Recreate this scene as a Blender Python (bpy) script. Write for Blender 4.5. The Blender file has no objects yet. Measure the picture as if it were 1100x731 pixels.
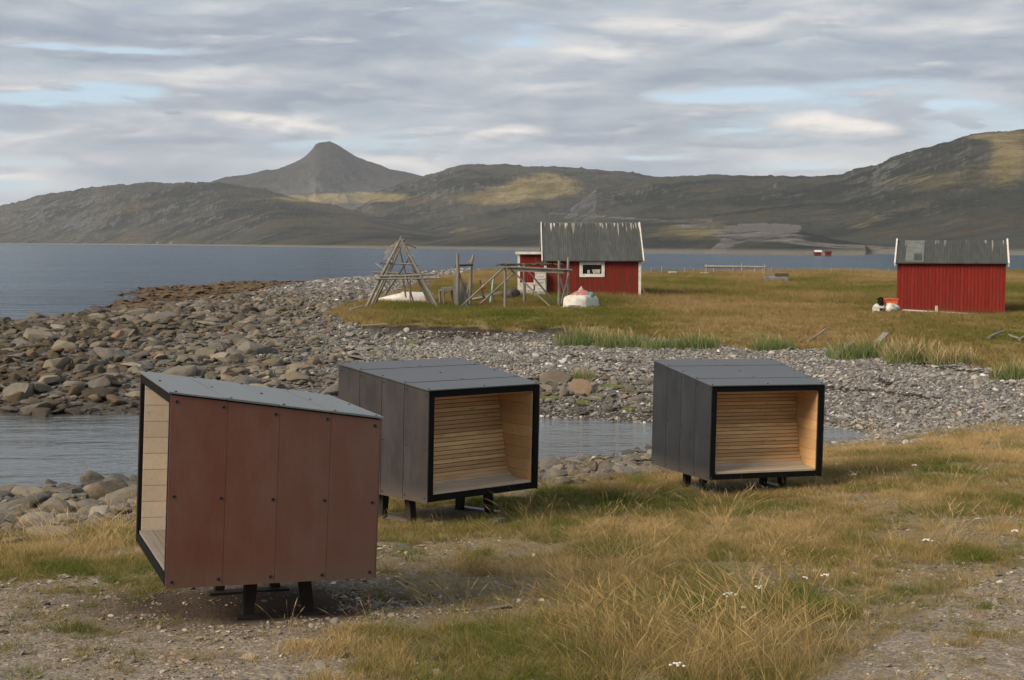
import bpy, math, random
import numpy as np
from mathutils import Matrix, Vector, Euler

random.seed(7)
rng = np.random.default_rng(11)
scene = bpy.context.scene
COL = scene.collection
R = math.radians
SEA = -4.9

# ------------------------------------------------------------------ camera model (eye at the origin, looking along +Y)
F = 1500.0
PIT = math.atan(105.5 / F)
CP, SP = math.cos(PIT), math.sin(PIT)

def ray(px, py):
    u = (px - 550) / F
    w = -(py - 365.5) / F
    return np.array([u, CP + SP * w, -SP + CP * w])

def P(px, py, Y):
    """the point at distance Y on the sight line of a photo position"""
    r = ray(px, py)
    return Vector((r * (Y / r[1])).tolist())

def to_px(X, Y, Z):
    yc = CP * Y - SP * Z
    zc = SP * Y + CP * Z
    yc = np.where(yc < .1, .1, yc)
    return 550 + X / yc * F, 365.5 - zc / yc * F

# ------------------------------------------------------------------ noise
def _hash(ix, iy, s):
    h = (ix.astype(np.int64) * 374761393 + iy.astype(np.int64) * 668265263 + s * 1274126177) & 0xffffffff
    h = ((h ^ (h >> 13)) * 1274126177) & 0xffffffff
    h = h ^ (h >> 16)
    return (h & 0xffffff) / float(0xffffff)

def vnoise(x, y, s=0):
    x = np.asarray(x, float); y = np.asarray(y, float)
    ix = np.floor(x); iy = np.floor(y)
    fx = x - ix; fy = y - iy
    fx = fx * fx * fx * (fx * (fx * 6 - 15) + 10); fy = fy * fy * fy * (fy * (fy * 6 - 15) + 10)
    a = _hash(ix, iy, s); b = _hash(ix + 1, iy, s); c = _hash(ix, iy + 1, s); d = _hash(ix + 1, iy + 1, s)
    return (a + (b - a) * fx) * (1 - fy) + (c + (d - c) * fx) * fy

def fbm(x, y, oct=4, s=0, gain=.5):
    t = 0; a = 1; n = 0
    for k in range(oct):
        c, sn = math.cos(.6 * k), math.sin(.6 * k)
        t = t + a * (vnoise((x * c - y * sn) * 2 ** k + 17 * k, (x * sn + y * c) * 2 ** k - 9 * k, s + k) * 2 - 1)
        n += a; a *= gain
    return t / n

def ridged(x, y, oct=5, s=0):
    t = 0; a = 1; n = 0
    for k in range(oct):
        c, sn = math.cos(.7 * k), math.sin(.7 * k)
        v = 1 - np.abs(vnoise((x * c - y * sn) * 2 ** k + 31 * k, (x * sn + y * c) * 2 ** k + 5 * k, s + k) * 2 - 1)
        t = t + a * v * v; n += a; a *= .55
    return t / n

def sstep(a, b, x):
    t = np.clip((x - a) / (b - a), 0, 1)
    return t * t * (3 - 2 * t)

# ------------------------------------------------------------------ object helpers
def tag(o, label=None, cat=None, group=None, kind=None):
    if label: o['label'] = label
    if cat: o['category'] = cat
    if group: o['group'] = group
    if kind: o['kind'] = kind
    return o

def empty(name, loc=(0, 0, 0), rot=None):
    o = bpy.data.objects.new(name, None)
    COL.objects.link(o)
    if rot is not None:
        M = rot.to_4x4(); M.translation = Vector(loc); o.matrix_world = M
    else:
        o.location = loc
    o.empty_display_size = .2
    return o

def link(name, me, parent=None):
    o = bpy.data.objects.new(name, me)
    COL.objects.link(o)
    if parent is not None: o.parent = parent
    return o

class MB:
    """collects shapes, links them as ONE mesh object"""
    def __init__(s): s.v = []; s.f = []; s.m = []; s.sm = []
    def add(s, vs, fs, m=0, smooth=False):
        b = len(s.v); s.v += [tuple(v) for v in vs]
        for f in fs: s.f.append([b + i for i in f]); s.m.append(m); s.sm.append(smooth)
        return s
    def hexa(s, p, m=0):
        """8 corners: bottom ring 0-3, top ring 4-7"""
        return s.add(p, [(3, 2, 1, 0), (4, 5, 6, 7), (0, 1, 5, 4), (1, 2, 6, 5), (2, 3, 7, 6), (3, 0, 4, 7)], m)
    def box(s, a, b, m=0):
        (x0, y0, z0), (x1, y1, z1) = a, b
        return s.hexa([(x0, y0, z0), (x1, y0, z0), (x1, y1, z0), (x0, y1, z0), (x0, y0, z1), (x1, y0, z1), (x1, y1, z1), (x0, y1, z1)], m)
    def bar(s, p0, p1, w, h, m=0, up=(0, 0, 1)):
        p0 = Vector(p0); p1 = Vector(p1); d = (p1 - p0).normalized(); up = Vector(up)
        if abs(d.dot(up)) > .98: up = Vector((0, 1, 0))
        x = d.cross(up).normalized() * (w / 2); z = x.cross(d).normalized() * (h / 2)
        return s.hexa([p0 - x - z, p0 + x - z, p1 + x - z, p1 - x - z, p0 - x + z, p0 + x + z, p1 + x + z, p1 - x + z], m)
    def tube(s, pts, rad, n=8, m=0, jit=0., smooth=True):
        pts = [Vector(p) for p in pts]
        vs = []; fs = []
        for i, p in enumerate(pts):
            d = (pts[min(i + 1, len(pts) - 1)] - pts[max(i - 1, 0)]).normalized()
            a = d.cross(Vector((0, 0, 1)) if abs(d.z) < .95 else Vector((1, 0, 0))).normalized(); b = d.cross(a)
            r = rad[i] if isinstance(rad, (list, tuple)) else rad
            for k in range(n):
                t = 2 * math.pi * k / n
                q = r * (1 + random.uniform(-jit, jit))
                vs.append(p + a * (math.cos(t) * q) + b * (math.sin(t) * q))
        for i in range(len(pts) - 1):
            for k in range(n):
                k2 = (k + 1) % n
                fs.append((i * n + k, i * n + k2, (i + 1) * n + k2, (i + 1) * n + k))
        s.add(vs, fs, m, smooth)
        s.add([vs[k] for k in range(n)][::-1], [tuple(range(n))], m)
        s.add(vs[-n:], [tuple(range(n))], m)
        return s
    def pole(s, p0, p1, r0, r1, m=0, bend=.01, seg=6):
        p0 = Vector(p0); p1 = Vector(p1); L = (p1 - p0).length
        off = Vector((random.uniform(-1, 1), random.uniform(-1, 1), random.uniform(-1, 1))) * bend * L
        pts = []; rs = []
        for i in range(seg + 1):
            t = i / seg
            pts.append(p0.lerp(p1, t) + off * math.sin(t * math.pi) + Vector((random.uniform(-1, 1), random.uniform(-1, 1), 0)) * r0 * .12)
            rs.append((r0 + (r1 - r0) * t) * random.uniform(.92, 1.08))
        return s.tube(pts, rs, 8, m, .08)
    def build(s, name, mats, parent=None):
        me = bpy.data.meshes.new(name)
        me.from_pydata([tuple(v) for v in s.v], [], s.f)
        for m in (mats if isinstance(mats, (list, tuple)) else [mats]): me.materials.append(m)
        me.polygons.foreach_set('material_index', s.m)
        me.polygons.foreach_set('use_smooth', s.sm)
        me.update()
        return link(name, me, parent)

def grid_mesh(name, X, Y, Z, mat, attrs=None, smooth=True):
    ny, nx = X.shape
    co = np.stack([X, Y, Z], -1).reshape(-1, 3).astype(np.float32)
    i = np.arange(ny * nx).reshape(ny, nx)
    q = np.stack([i[:-1, :-1], i[:-1, 1:], i[1:, 1:], i[1:, :-1]], -1).reshape(-1, 4)
    return raw_mesh(name, co, q, mat, attrs, smooth)

def raw_mesh(name, co, q, mat, attrs=None, smooth=True, parent=None, lk=True):
    me = bpy.data.meshes.new(name)
    k = q.shape[1]
    me.vertices.add(len(co)); me.vertices.foreach_set('co', np.ascontiguousarray(co, np.float32).ravel())
    me.loops.add(q.size); me.loops.foreach_set('vertex_index', np.ascontiguousarray(q, np.int32).ravel())
    me.polygons.add(len(q)); me.polygons.foreach_set('loop_start', np.arange(0, q.size, k, dtype=np.int32))
    me.polygons.foreach_set('use_smooth', np.full(len(q), smooth))
    me.update(calc_edges=True)
    for n, (typ, arr) in (attrs or {}).items():
        a = me.attributes.new(n, typ, 'POINT')
        a.data.foreach_set('color' if typ == 'FLOAT_COLOR' else 'value', np.ascontiguousarray(arr, np.float32).ravel())
    if mat: me.materials.append(mat)
    if not lk: return me
    return link(name, me, parent)

# ------------------------------------------------------------------ node helpers
class G:
    def __init__(s, tree): s.t = tree; s.L = tree.links
    def n(s, typ, ins=None, **props):
        nd = s.t.nodes.new(typ)
        for k, v in props.items(): setattr(nd, k, v)
        for k, v in (ins or {}).items(): s.set(nd, k, v)
        return nd
    def set(s, nd, k, v):
        sock = nd.inputs[k]
        if isinstance(v, bpy.types.NodeSocket): s.L.new(v, sock)
        elif isinstance(v, bpy.types.Node): s.L.new(v.outputs[0], sock)
        else:
            if isinstance(v, (tuple, list)) and len(v) == 3 and sock.type == 'RGBA': v = (*v, 1)
            sock.default_value = v
    def m(s, op, a, b=0., c=None):
        ins = {0: a, 1: b}
        if c is not None: ins[2] = c
        return s.n('ShaderNodeMath', ins, operation=op).outputs[0]
    def mix(s, f, a, b, bt='MIX'):
        nd = s.n('ShaderNodeMix', data_type='RGBA', blend_type=bt)
        for k, v in ((0, f), (6, a), (7, b)): s.set(nd, k, v)
        return nd.outputs[2]
    def ramp(s, f, stops, interp='LINEAR'):
        nd = s.n('ShaderNodeValToRGB', {0: f})
        cr = nd.color_ramp; cr.interpolation = interp
        while len(cr.elements) < len(stops): cr.elements.new(.5)
        for e, (p, c) in zip(cr.elements, stops):
            e.position = p; e.color = (*c, 1) if isinstance(c, (tuple, list)) else (c, c, c, 1)
        return nd.outputs[0]
    def noise(s, vec, scale, detail=4, rough=.55, dist=0., out=0):
        return s.n('ShaderNodeTexNoise', {'Vector': vec, 'Scale': scale, 'Detail': detail, 'Roughness': rough, 'Distortion': dist}).outputs[out]
    def sm(s, f, a, b):
        nd = s.n('ShaderNodeMapRange', {0: f, 1: a, 2: b, 3: 0., 4: 1.}, interpolation_type='SMOOTHSTEP')
        return nd.outputs[0]
    def mapping(s, vec, scale=(1, 1, 1), loc=(0, 0, 0), rot=(0, 0, 0)):
        return s.n('ShaderNodeMapping', {'Vector': vec, 'Scale': scale, 'Location': loc, 'Rotation': rot}).outputs[0]
    def bump(s, h, strength=.5, dist=.02):
        return s.n('ShaderNodeBump', {'Height': h, 'Strength': strength, 'Distance': dist}).outputs[0]

def mat(name, fn, **kw):
    m = bpy.data.materials.new(name); m.use_nodes = True
    t = m.node_tree; t.nodes.clear(); g = G(t)
    out = g.n('ShaderNodeOutputMaterial')
    sh = fn(g, **kw)
    t.links.new(sh if isinstance(sh, bpy.types.NodeSocket) else sh.outputs[0], out.inputs['Surface'])
    return m

def pbr(g, col, rough=.8, bump=None, metal=0., spec=.5, **k):
    ins = {'Base Color': col, 'Roughness': rough, 'Metallic': metal, 'Specular IOR Level': spec}
    if bump is not None: ins['Normal'] = bump
    ins.update(k)
    return g.n('ShaderNodeBsdfPrincipled', ins)

def objc(g): return g.n('ShaderNodeTexCoord').outputs['Object']
def wpos(g): return g.n('ShaderNodeNewGeometry').outputs['Position']

# ---- materials
def m_wood(g, a, b, grain=(1.5, 30, 30), rough=.75, rnd=.0, streak=.5):
    c = objc(g)
    isl = g.n('ShaderNodeNewGeometry').outputs['Random Per Island']
    off = g.n('ShaderNodeCombineXYZ', {0: g.m('MULTIPLY', isl, 37.), 1: g.m('MULTIPLY', isl, 11.), 2: 0.})
    c = g.n('ShaderNodeVectorMath', {0: c, 1: off.outputs[0]}, operation='ADD').outputs[0]
    v = g.mapping(c, grain)
    n1 = g.noise(v, 1.2, 6, .65, .6); n2 = g.noise(c, 2.3, 4)
    col = g.mix(g.sm(n1, .3, .7), a, b)
    col = g.mix(g.m('MULTIPLY', g.sm(n2, .4, .75), streak), col, tuple(x * .55 for x in a))
    col = g.mix(g.m('MULTIPLY', isl, rnd), col, tuple(x * .5 for x in a))
    kn = g.n('ShaderNodeTexVoronoi', {'Vector': g.mapping(c, (1.6, 5, 5)), 'Scale': 1.3}).outputs['Distance']
    col = g.mix(g.m('MULTIPLY', g.m('SUBTRACT', 1., g.sm(kn, .04, .12)), .6), col, tuple(x * .35 for x in a))
    return pbr(g, col, rough, g.bump(n1, .25, .004))

def m_panel(g, a, b, rough=.42, tex=1., streak=.5, worn=0., spec=.4):  # worn: amount of grey-brown blend towards the rear
    c = objc(g)
    yy = g.n('ShaderNodeSeparateXYZ', {0: c}).outputs[1]
    isl = g.n('ShaderNodeNewGeometry').outputs['Random Per Island']
    n1 = g.noise(g.mapping(c, (2, 2, .9)), 2.2, 5, .6)
    n2 = g.noise(g.mapping(c, (40, 40, 6)), 1.5, 3, .6)
    n3 = g.noise(c, 150, 2, .5)
    n4 = g.noise(g.mapping(c, (7, 7, .55)), 2.0, 4, .6)
    f = g.m('ADD', g.m('MULTIPLY', n1, .75), g.m('MULTIPLY', n2, .25))
    col = g.mix(g.sm(f, .34, .66), a, b)
    col = g.mix(g.m('MULTIPLY', isl, .3), col, tuple(x * .72 for x in a))
    col = g.mix(g.m('MULTIPLY', g.sm(n4, .55, .8), streak), col, tuple(.5 * x + .05 for x in b))
    if worn: col = g.mix(g.m('MULTIPLY', g.sm(g.m('ADD', yy, g.m('MULTIPLY', n1, .8)), .7, 2.3), worn), col, (.135, .105, .09))  # blends to grey-brown towards the rear
    zz = g.n('ShaderNodeSeparateXYZ', {0: c}).outputs[2]
    mud = g.m('SUBTRACT', 1., g.sm(g.m('ADD', zz, g.m('MULTIPLY', n1, .22)), .08, .34))
    col = g.mix(g.m('MULTIPLY', mud, .4), col, (.13, .105, .08))
    run = g.sm(g.noise(g.mapping(c, (26, 26, .5)), 1.5, 3, .6), .62, .78)
    col = g.mix(g.m('MULTIPLY', run, .22), col, tuple(.45 * x + .045 for x in b))
    sc = g.sm(g.noise(g.mapping(c, (3, 3, 26)), 3., 2, .5), .74, .78)
    col = g.mix(g.m('MULTIPLY', sc, .18), col, (.2, .19, .18))
    r = g.m('ADD', rough - .08, g.m('MULTIPLY', n1, .2))
    h = g.m('ADD', n3, g.m('MULTIPLY', n2, .6))
    return pbr(g, col, r, g.bump(h, .12 * tex, .003), spec=spec)

def m_plain(g, col, rough=.6, var=.25, sc=3., metal=0., bump=.15):
    c = objc(g)
    n = g.noise(c, sc, 5, .6)
    cc = g.mix(g.sm(n, .3, .7), tuple(x * (1 - var) for x in col), tuple(min(1, x * (1 + var)) for x in col))
    return pbr(g, cc, rough, g.bump(g.noise(c, sc * 14, 3), bump, .004), metal)

def m_redboard(g, col, pitch=.14):
    c = objc(g)
    s = g.n('ShaderNodeSeparateXYZ', {0: c})
    xy = g.m('ADD', s.outputs[0], s.outputs[1])
    fr = g.m('FRACT', g.m('DIVIDE', xy, pitch))
    gap = g.m('MAXIMUM', g.m('LESS_THAN', fr, .08), g.m('GREATER_THAN', fr, .93))
    bid = g.m('FLOOR', g.m('DIVIDE', xy, pitch))
    rn = g.n('ShaderNodeTexWhiteNoise', {'W': bid}, noise_dimensions='1D').outputs[0]
    n1 = g.noise(g.mapping(c, (9, 9, .8)), 1.4, 5, .65)
    n2 = g.noise(c, .7, 4, .6)
    cc = g.mix(g.sm(n1, .25, .8), tuple(x * .72 for x in col), tuple(x * 1.25 for x in col))
    cc = g.mix(g.m('MULTIPLY', rn, .45), cc, tuple(x * .6 for x in col))
    cc = g.mix(g.m('MULTIPLY', g.sm(n2, .5, .75), .35), cc, (col[0] * .6, col[1] * 1.6, col[2] * 1.8))
    low = g.m('SUBTRACT', 1., g.sm(g.m('ADD', s.outputs[2], g.m('MULTIPLY', n1, .4)), .15, .6))
    cc = g.mix(g.m('MULTIPLY', low, .4), cc, (.10, .055, .04))
    cc = g.mix(g.m('MULTIPLY', gap, .7), cc, tuple(x * .3 for x in col))
    return pbr(g, cc, .85, g.bump(g.m('SUBTRACT', g.m('MULTIPLY', n1, .2), gap), .6, .02), spec=.2)

def m_roof(g, base, drop=1., pitch=.78, ztop=3.4):
    c = objc(g)
    s = g.n('ShaderNodeSeparateXYZ', {0: c})
    x = s.outputs[0]
    w = g.m('SINE', g.m('MULTIPLY', x, 2 * math.pi / .13))
    sh = g.m('FLOOR', g.m('DIVIDE', x, pitch))
    rn = g.n('ShaderNodeTexWhiteNoise', {'W': sh}, noise_dimensions='1D').outputs[0]
    n1 = g.noise(g.mapping(c, (6, 1, 1)), 1.1, 5, .6)
    cc = g.mix(g.sm(n1, .3, .72), tuple(v * .75 for v in base), tuple(v * 1.22 for v in base))
    cc = g.mix(g.m('MULTIPLY', rn, .4), cc, tuple(v * .55 for v in base))
    edge = g.m('LESS_THAN', g.m('FRACT', g.m('DIVIDE', x, pitch)), .035)
    cc = g.mix(g.m('MULTIPLY', edge, .6), cc, tuple(v * .4 for v in base))
    # bird droppings run down from the ridge
    st = g.noise(g.mapping(c, (11, .4, .4)), 1.0, 2, .5)
    ht = g.sm(s.outputs[2], ztop - 1.05, ztop)
    d = g.sm(g.m('ADD', st, g.m('MULTIPLY', ht, .26)), .80, .88)
    cc = g.mix(g.m('MULTIPLY', d, .6 * drop), cc, (.5, .48, .43))
    return pbr(g, cc, .6, g.bump(w, .22, .02), spec=.3)

def m_rock(g, wet=True):
    c = objc(g)
    rn = g.n('ShaderNodeObjectInfo').outputs['Random']
    tint = g.n('ShaderNodeAttribute', attribute_name='tint', attribute_type='INSTANCER').outputs['Fac']
    off = g.n('ShaderNodeCombineXYZ', {0: g.m('MULTIPLY', rn, 53.), 1: g.m('MULTIPLY', rn, 17.), 2: g.m('MULTIPLY', rn, 29.)})
    v = g.n('ShaderNodeVectorMath', {0: c, 1: off}, operation='ADD').outputs[0]
    base = g.ramp(rn, [(0, (.075, .068, .058)), (.18, (.155, .135, .10)), (.36, (.10, .093, .082)), (.52, (.20, .168, .118)), (.66, (.135, .127, .115)), (.8, (.12, .092, .062)), (.9, (.235, .21, .17)), (.96, (.19, .11, .06)), (1., (.27, .25, .215))])
    n1 = g.noise(v, 3.2, 7, .65); n2 = g.noise(g.mapping(v, (1, 1, 5)), 2.6, 5, .6)
    cc = g.mix(g.m('MULTIPLY', g.sm(n1, .35, .7), .55), base, g.mix(.5, base, (.06, .055, .05)))
    cc = g.mix(g.m('MULTIPLY', g.sm(n2, .45, .72), .3), cc, g.mix(.5, base, (.30, .27, .22)))
    ye = g.sm(g.noise(v, 1.4, 4, .6), .58, .75)
    cc = g.mix(g.m('MULTIPLY', ye, .35), cc, (.19, .135, .065))
    li = g.sm(g.noise(v, 8., 4, .7), .66, .72)
    cc = g.mix(g.m('MULTIPLY', li, .4), cc, (.36, .35, .31))
    p = g.n('ShaderNodeSeparateXYZ', {0: wpos(g)}).outputs[2]
    wl = g.m('SUBTRACT', 1., g.sm(g.m('ADD', p, g.m('MULTIPLY', n1, .3)), SEA + .18, SEA + .52))
    cc = g.mix(g.m('MULTIPLY', wl, .7), cc, (.035, .028, .018))
    cc = g.mix(1., cc, g.mix(tint, (1, 1, 1), (.50, .43, .34)), 'MULTIPLY')
    rgh = g.m('SUBTRACT', .9, g.m('MULTIPLY', wl, .4))
    return pbr(g, cc, rgh, g.bump(g.m('ADD', n1, g.m('MULTIPLY', n2, .6)), .55, .06), spec=.3)

def m_tint(g, dark, light, rough=.9):
    """small stones on the ground: one colour each"""
    rn = g.n('ShaderNodeObjectInfo').outputs['Random']
    base = g.ramp(rn, [(0, (.12, .115, .108)), (.2, (.21, .19, .16)), (.36, (.155, .152, .15)), (.52, (.25, .23, .20)), (.64, (.085, .08, .075)), (.78, (.22, .185, .15)), (.88, (.36, .34, .31)), (.95, (.24, .185, .135)), (1., (.6, .58, .54))])
    n = g.noise(objc(g), 3.5, 4, .6)
    cc = g.mix(g.m('MULTIPLY', g.sm(n, .4, .7), .4), base, g.mix(.6, base, (.05, .045, .04)))
    return pbr(g, g.mix(1., cc, light, 'MULTIPLY'), rough, g.bump(n, .4, .02), spec=.25)

def m_blade(g, cols, trans=.3):
    rn = g.n('ShaderNodeAttribute', attribute_name='tint', attribute_type='INSTANCER').outputs['Fac']
    bl = g.n('ShaderNodeAttribute', attribute_name='bl', attribute_type='GEOMETRY').outputs['Fac']
    f = g.m('ADD', g.m('MULTIPLY', rn, .8), g.m('MULTIPLY', bl, .2))
    col = g.ramp(f, cols)
    d = g.n('ShaderNodeBsdfDiffuse', {0: col}); t = g.n('ShaderNodeBsdfTranslucent', {0: col})
    return g.n('ShaderNodeMixShader', {0: trans, 1: d, 2: t})

def m_ground(g):
    at = g.n('ShaderNodeAttribute', attribute_name='zone', attribute_type='GEOMETRY').outputs['Color']
    s = g.n('ShaderNodeSeparateColor', {0: at})
    gr, bc, wd = s.outputs[0], s.outputs[1], s.outputs[2]
    at2 = g.n('ShaderNodeAttribute', attribute_name='cover', attribute_type='GEOMETRY').outputs['Color']
    s2 = g.n('ShaderNodeSeparateColor', {0: at2})
    cov, soil_lip_shade, soil_shade = s2.outputs[0], s2.outputs[1], s2.outputs[2]
    p = wpos(g)
    geo = g.n('ShaderNodeNewGeometry')
    # trodden gravelly ground
    a1 = g.noise(p, 1.1, 6, .65); a2 = g.noise(p, 9, 6, .7); a3 = g.noise(p, 45, 4, .7)
    vor = g.n('ShaderNodeTexVoronoi', {'Vector': p, 'Scale': 32., 'Randomness': 1.})
    vc = g.n('ShaderNodeSeparateColor', {0: vor.outputs['Color']}).outputs[0]
    peb = g.ramp(vc, [(0, (.10, .083, .063)), (.35, (.18, .15, .115)), (.6, (.235, .20, .16)), (.85, (.30, .265, .22)), (1, (.42, .385, .34))])
    dirt = g.mix(g.sm(a2, .35, .65), (.16, .125, .09), (.27, .225, .175))
    near = g.mix(g.sm(g.m('ADD', a3, g.m('MULTIPLY', a2, .5)), .55, .95), dirt, peb)
    litter = g.mix(g.sm(a2, .35, .7), (.13, .095, .045), (.24, .18, .09))
    litter = g.mix(g.sm(g.noise(p, 2.2, 5, .65), .5, .72), litter, (.115, .115, .03))
    near = g.mix(g.m('MULTIPLY', g.sm(g.m('ADD', cov, g.m('MULTIPLY', g.m('SUBTRACT', a2, .5), 1.1)), .32, .62), .85), near, litter)
    near = g.mix(g.m('MULTIPLY', soil_shade, .96), near, g.mix(a2, (.035, .022, .014), (.085, .055, .035)))
    # beach
    b1 = g.noise(p, 5, 6, .7)
    bv = g.n('ShaderNodeTexVoronoi', {'Vector': p, 'Scale': 9., 'Randomness': 1.})
    bvc = g.n('ShaderNodeSeparateColor', {0: bv.outputs['Color']}).outputs[0]
    beach = g.ramp(bvc, [(0, (.04, .037, .033)), (.4, (.085, .08, .073)), (.75, (.13, .125, .118)), (1, (.21, .2, .185))])  # ground colour darkened to stand for shade in gaps between stones
    beach = g.mix(g.m('MULTIPLY', g.sm(b1, .3, .7), .5), beach, (.085, .08, .075))
    # turf
    t1 = g.noise(g.mapping(p, (.16, .05, .1)), 1., 5, .6); t2 = g.noise(p, .9, 5, .65); t3 = g.noise(g.mapping(p, (2.4, .8, 1)), 3, 5, .7)
    turf = g.mix(g.sm(t1, .38, .62), (.25, .18, .078), (.155, .150, .042))
    turf = g.mix(g.m('MULTIPLY', g.sm(t2, .45, .75), .6), turf, (.27, .18, .085))
    turf = g.mix(g.m('MULTIPLY', g.sm(t3, .35, .75), .4), turf, (.11, .092, .034))
    # weed
    w1 = g.noise(p, 1.6, 6, .7)
    weed = g.mix(g.sm(w1, .35, .65), (.04, .024, .010), (.13, .078, .026))
    nb = g.m('MULTIPLY', g.m('SUBTRACT', g.noise(p, 1.3, 5, .65), .5), 1.1)
    def edge(x): return g.sm(g.m('ADD', x, nb), .38, .62)
    col = g.mix(edge(bc), near, beach)
    col = g.mix(edge(gr), col, turf)
    col = g.mix(g.m('MULTIPLY', soil_lip_shade, .9), col, g.mix(t3, (.018, .013, .009), (.05, .036, .024)))
    col = g.mix(edge(wd), col, weed)
    z = g.n('ShaderNodeSeparateXYZ', {0: p}).outputs[2]
    wl = g.m('SUBTRACT', 1., g.sm(g.m('ADD', z, g.m('MULTIPLY', nb, .25)), SEA + .06, SEA + .38))
    col = g.mix(g.m('MULTIPLY', wl, .6), col, (.035, .028, .018))
    h = g.m('ADD', g.m('MULTIPLY', a2, .5), g.m('ADD', g.m('MULTIPLY', a3, .3), g.m('MULTIPLY', vor.outputs['Distance'], -.35)))
    return pbr(g, col, .95, g.bump(h, .6, .05), spec=.2)

def m_water(g):
    p = wpos(g)
    s = g.n('ShaderNodeSeparateXYZ', {0: p})
    n1 = g.noise(g.mapping(p, (1, 1.5, 1), rot=(0, 0, .5)), 3.2, 4, .6, .3)
    n2 = g.noise(g.mapping(p, (.5, 1.2, 1), rot=(0, 0, -.2)), .6, 3, .55)
    n3 = g.noise(g.mapping(p, (.02, .06, 1)), .8, 4, .6)
    n5 = g.noise(g.mapping(p, (.10, .30, 1), rot=(0, 0, .25)), 1., 4, .6)
    h = g.m('ADD', g.m('ADD', g.m('MULTIPLY', n1, .35), n2), g.m('MULTIPLY', n5, 2.2))
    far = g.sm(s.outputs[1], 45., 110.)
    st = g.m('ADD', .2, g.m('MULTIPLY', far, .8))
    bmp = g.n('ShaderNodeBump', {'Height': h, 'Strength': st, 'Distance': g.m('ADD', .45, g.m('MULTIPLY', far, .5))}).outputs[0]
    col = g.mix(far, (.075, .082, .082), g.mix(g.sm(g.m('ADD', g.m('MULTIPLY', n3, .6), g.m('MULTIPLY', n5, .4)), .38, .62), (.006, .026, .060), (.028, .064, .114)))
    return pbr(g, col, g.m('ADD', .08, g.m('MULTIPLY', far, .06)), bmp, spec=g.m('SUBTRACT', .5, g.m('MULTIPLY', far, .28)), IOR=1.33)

def m_hill(g):
    at = g.n('ShaderNodeAttribute', attribute_name='zone', attribute_type='GEOMETRY').outputs['Color']
    s = g.n('ShaderNodeSeparateColor', {0: at})
    grass, scree, wall = s.outputs[0], s.outputs[1], s.outputs[2]  # first channel: sunlit patches painted in a dry grass tone
    p = wpos(g)
    nz = g.n('ShaderNodeSeparateXYZ', {0: g.n('ShaderNodeNewGeometry').outputs['Normal']}).outputs[2]
    n1 = g.noise(p, .006, 7, .65); n2 = g.noise(p, .022, 9, .74); n3 = g.noise(p, .075, 7, .8); n4 = g.noise(p, .3, 4, .8)
    heath = g.mix(g.sm(n1, .38, .62), (.064, .074, .074), (.128, .134, .122))
    rock = g.mix(g.sm(n3, .38, .62), (.055, .062, .074), (.31, .325, .335))
    k = g.sm(g.m('ADD', n2, g.m('MULTIPLY', g.m('SUBTRACT', .9, nz), 1.3)), .42, .60)
    col = g.mix(g.m('MULTIPLY', k, .8), heath, rock)
    col = g.mix(g.m('MULTIPLY', g.sm(n3, .56, .72), .75), col, (.030, .031, .025))
    col = g.mix(g.m('MULTIPLY', g.sm(n4, .5, .8), .5), col, (.16, .15, .135))
    col = g.mix(g.m('MULTIPLY', g.sm(g.m('ADD', n2, g.m('MULTIPLY', n1, .4)), .70, .85), .55), col, (.16, .115, .055))
    hz_ = g.n('ShaderNodeSeparateXYZ', {0: p}).outputs[2]
    hi = g.sm(g.m('ADD', hz_, g.m('MULTIPLY', n2, 120.)), 190., 330.)
    col = g.mix(g.m('MULTIPLY', hi, .65), col, g.mix(n3, (.022, .024, .028), (.075, .078, .085)))
    sunpatch_col = g.mix(g.sm(n2, .35, .65), (.21, .18, .095), (.42, .35, .20))
    col = g.mix(g.sm(g.m('ADD', grass, g.m('MULTIPLY', g.m('SUBTRACT', n2, .5), .9)), .3, .75), col, sunpatch_col)  # grass here holds the sunlit patches
    sc = g.mix(g.sm(g.m('ADD', g.m('MULTIPLY', n3, .6), g.m('MULTIPLY', g.noise(p, .05, 5, .7), .4)), .4, .6), (.10, .098, .094), (.34, .33, .315))
    col = g.mix(g.sm(g.m('ADD', scree, g.m('ADD', g.m('MULTIPLY', g.m('SUBTRACT', n3, .5), 1.1), g.m('MULTIPLY', g.m('SUBTRACT', n2, .5), 1.3))), .42, .85), col, sc)
    wc = g.mix(g.noise(g.mapping(p, (.25, .25, .02)), 1.5, 4, .6), (.12, .117, .11), (.36, .345, .32))
    col = g.mix(g.sm(wall, .4, .6), col, wc)
    z = g.n('ShaderNodeSeparateXYZ', {0: p}).outputs[2]
    sh = g.m('SUBTRACT', 1., g.sm(z, SEA + .9, SEA + 2.6))
    col = g.mix(g.m('MULTIPLY', sh, .8), col, (.36, .335, .285))
    h = g.m('ADD', n2, g.m('ADD', g.m('MULTIPLY', n3, .6), g.m('MULTIPLY', n4, .2)))
    return pbr(g, col, .95, g.bump(h, 1., 16.), spec=.1)

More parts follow.
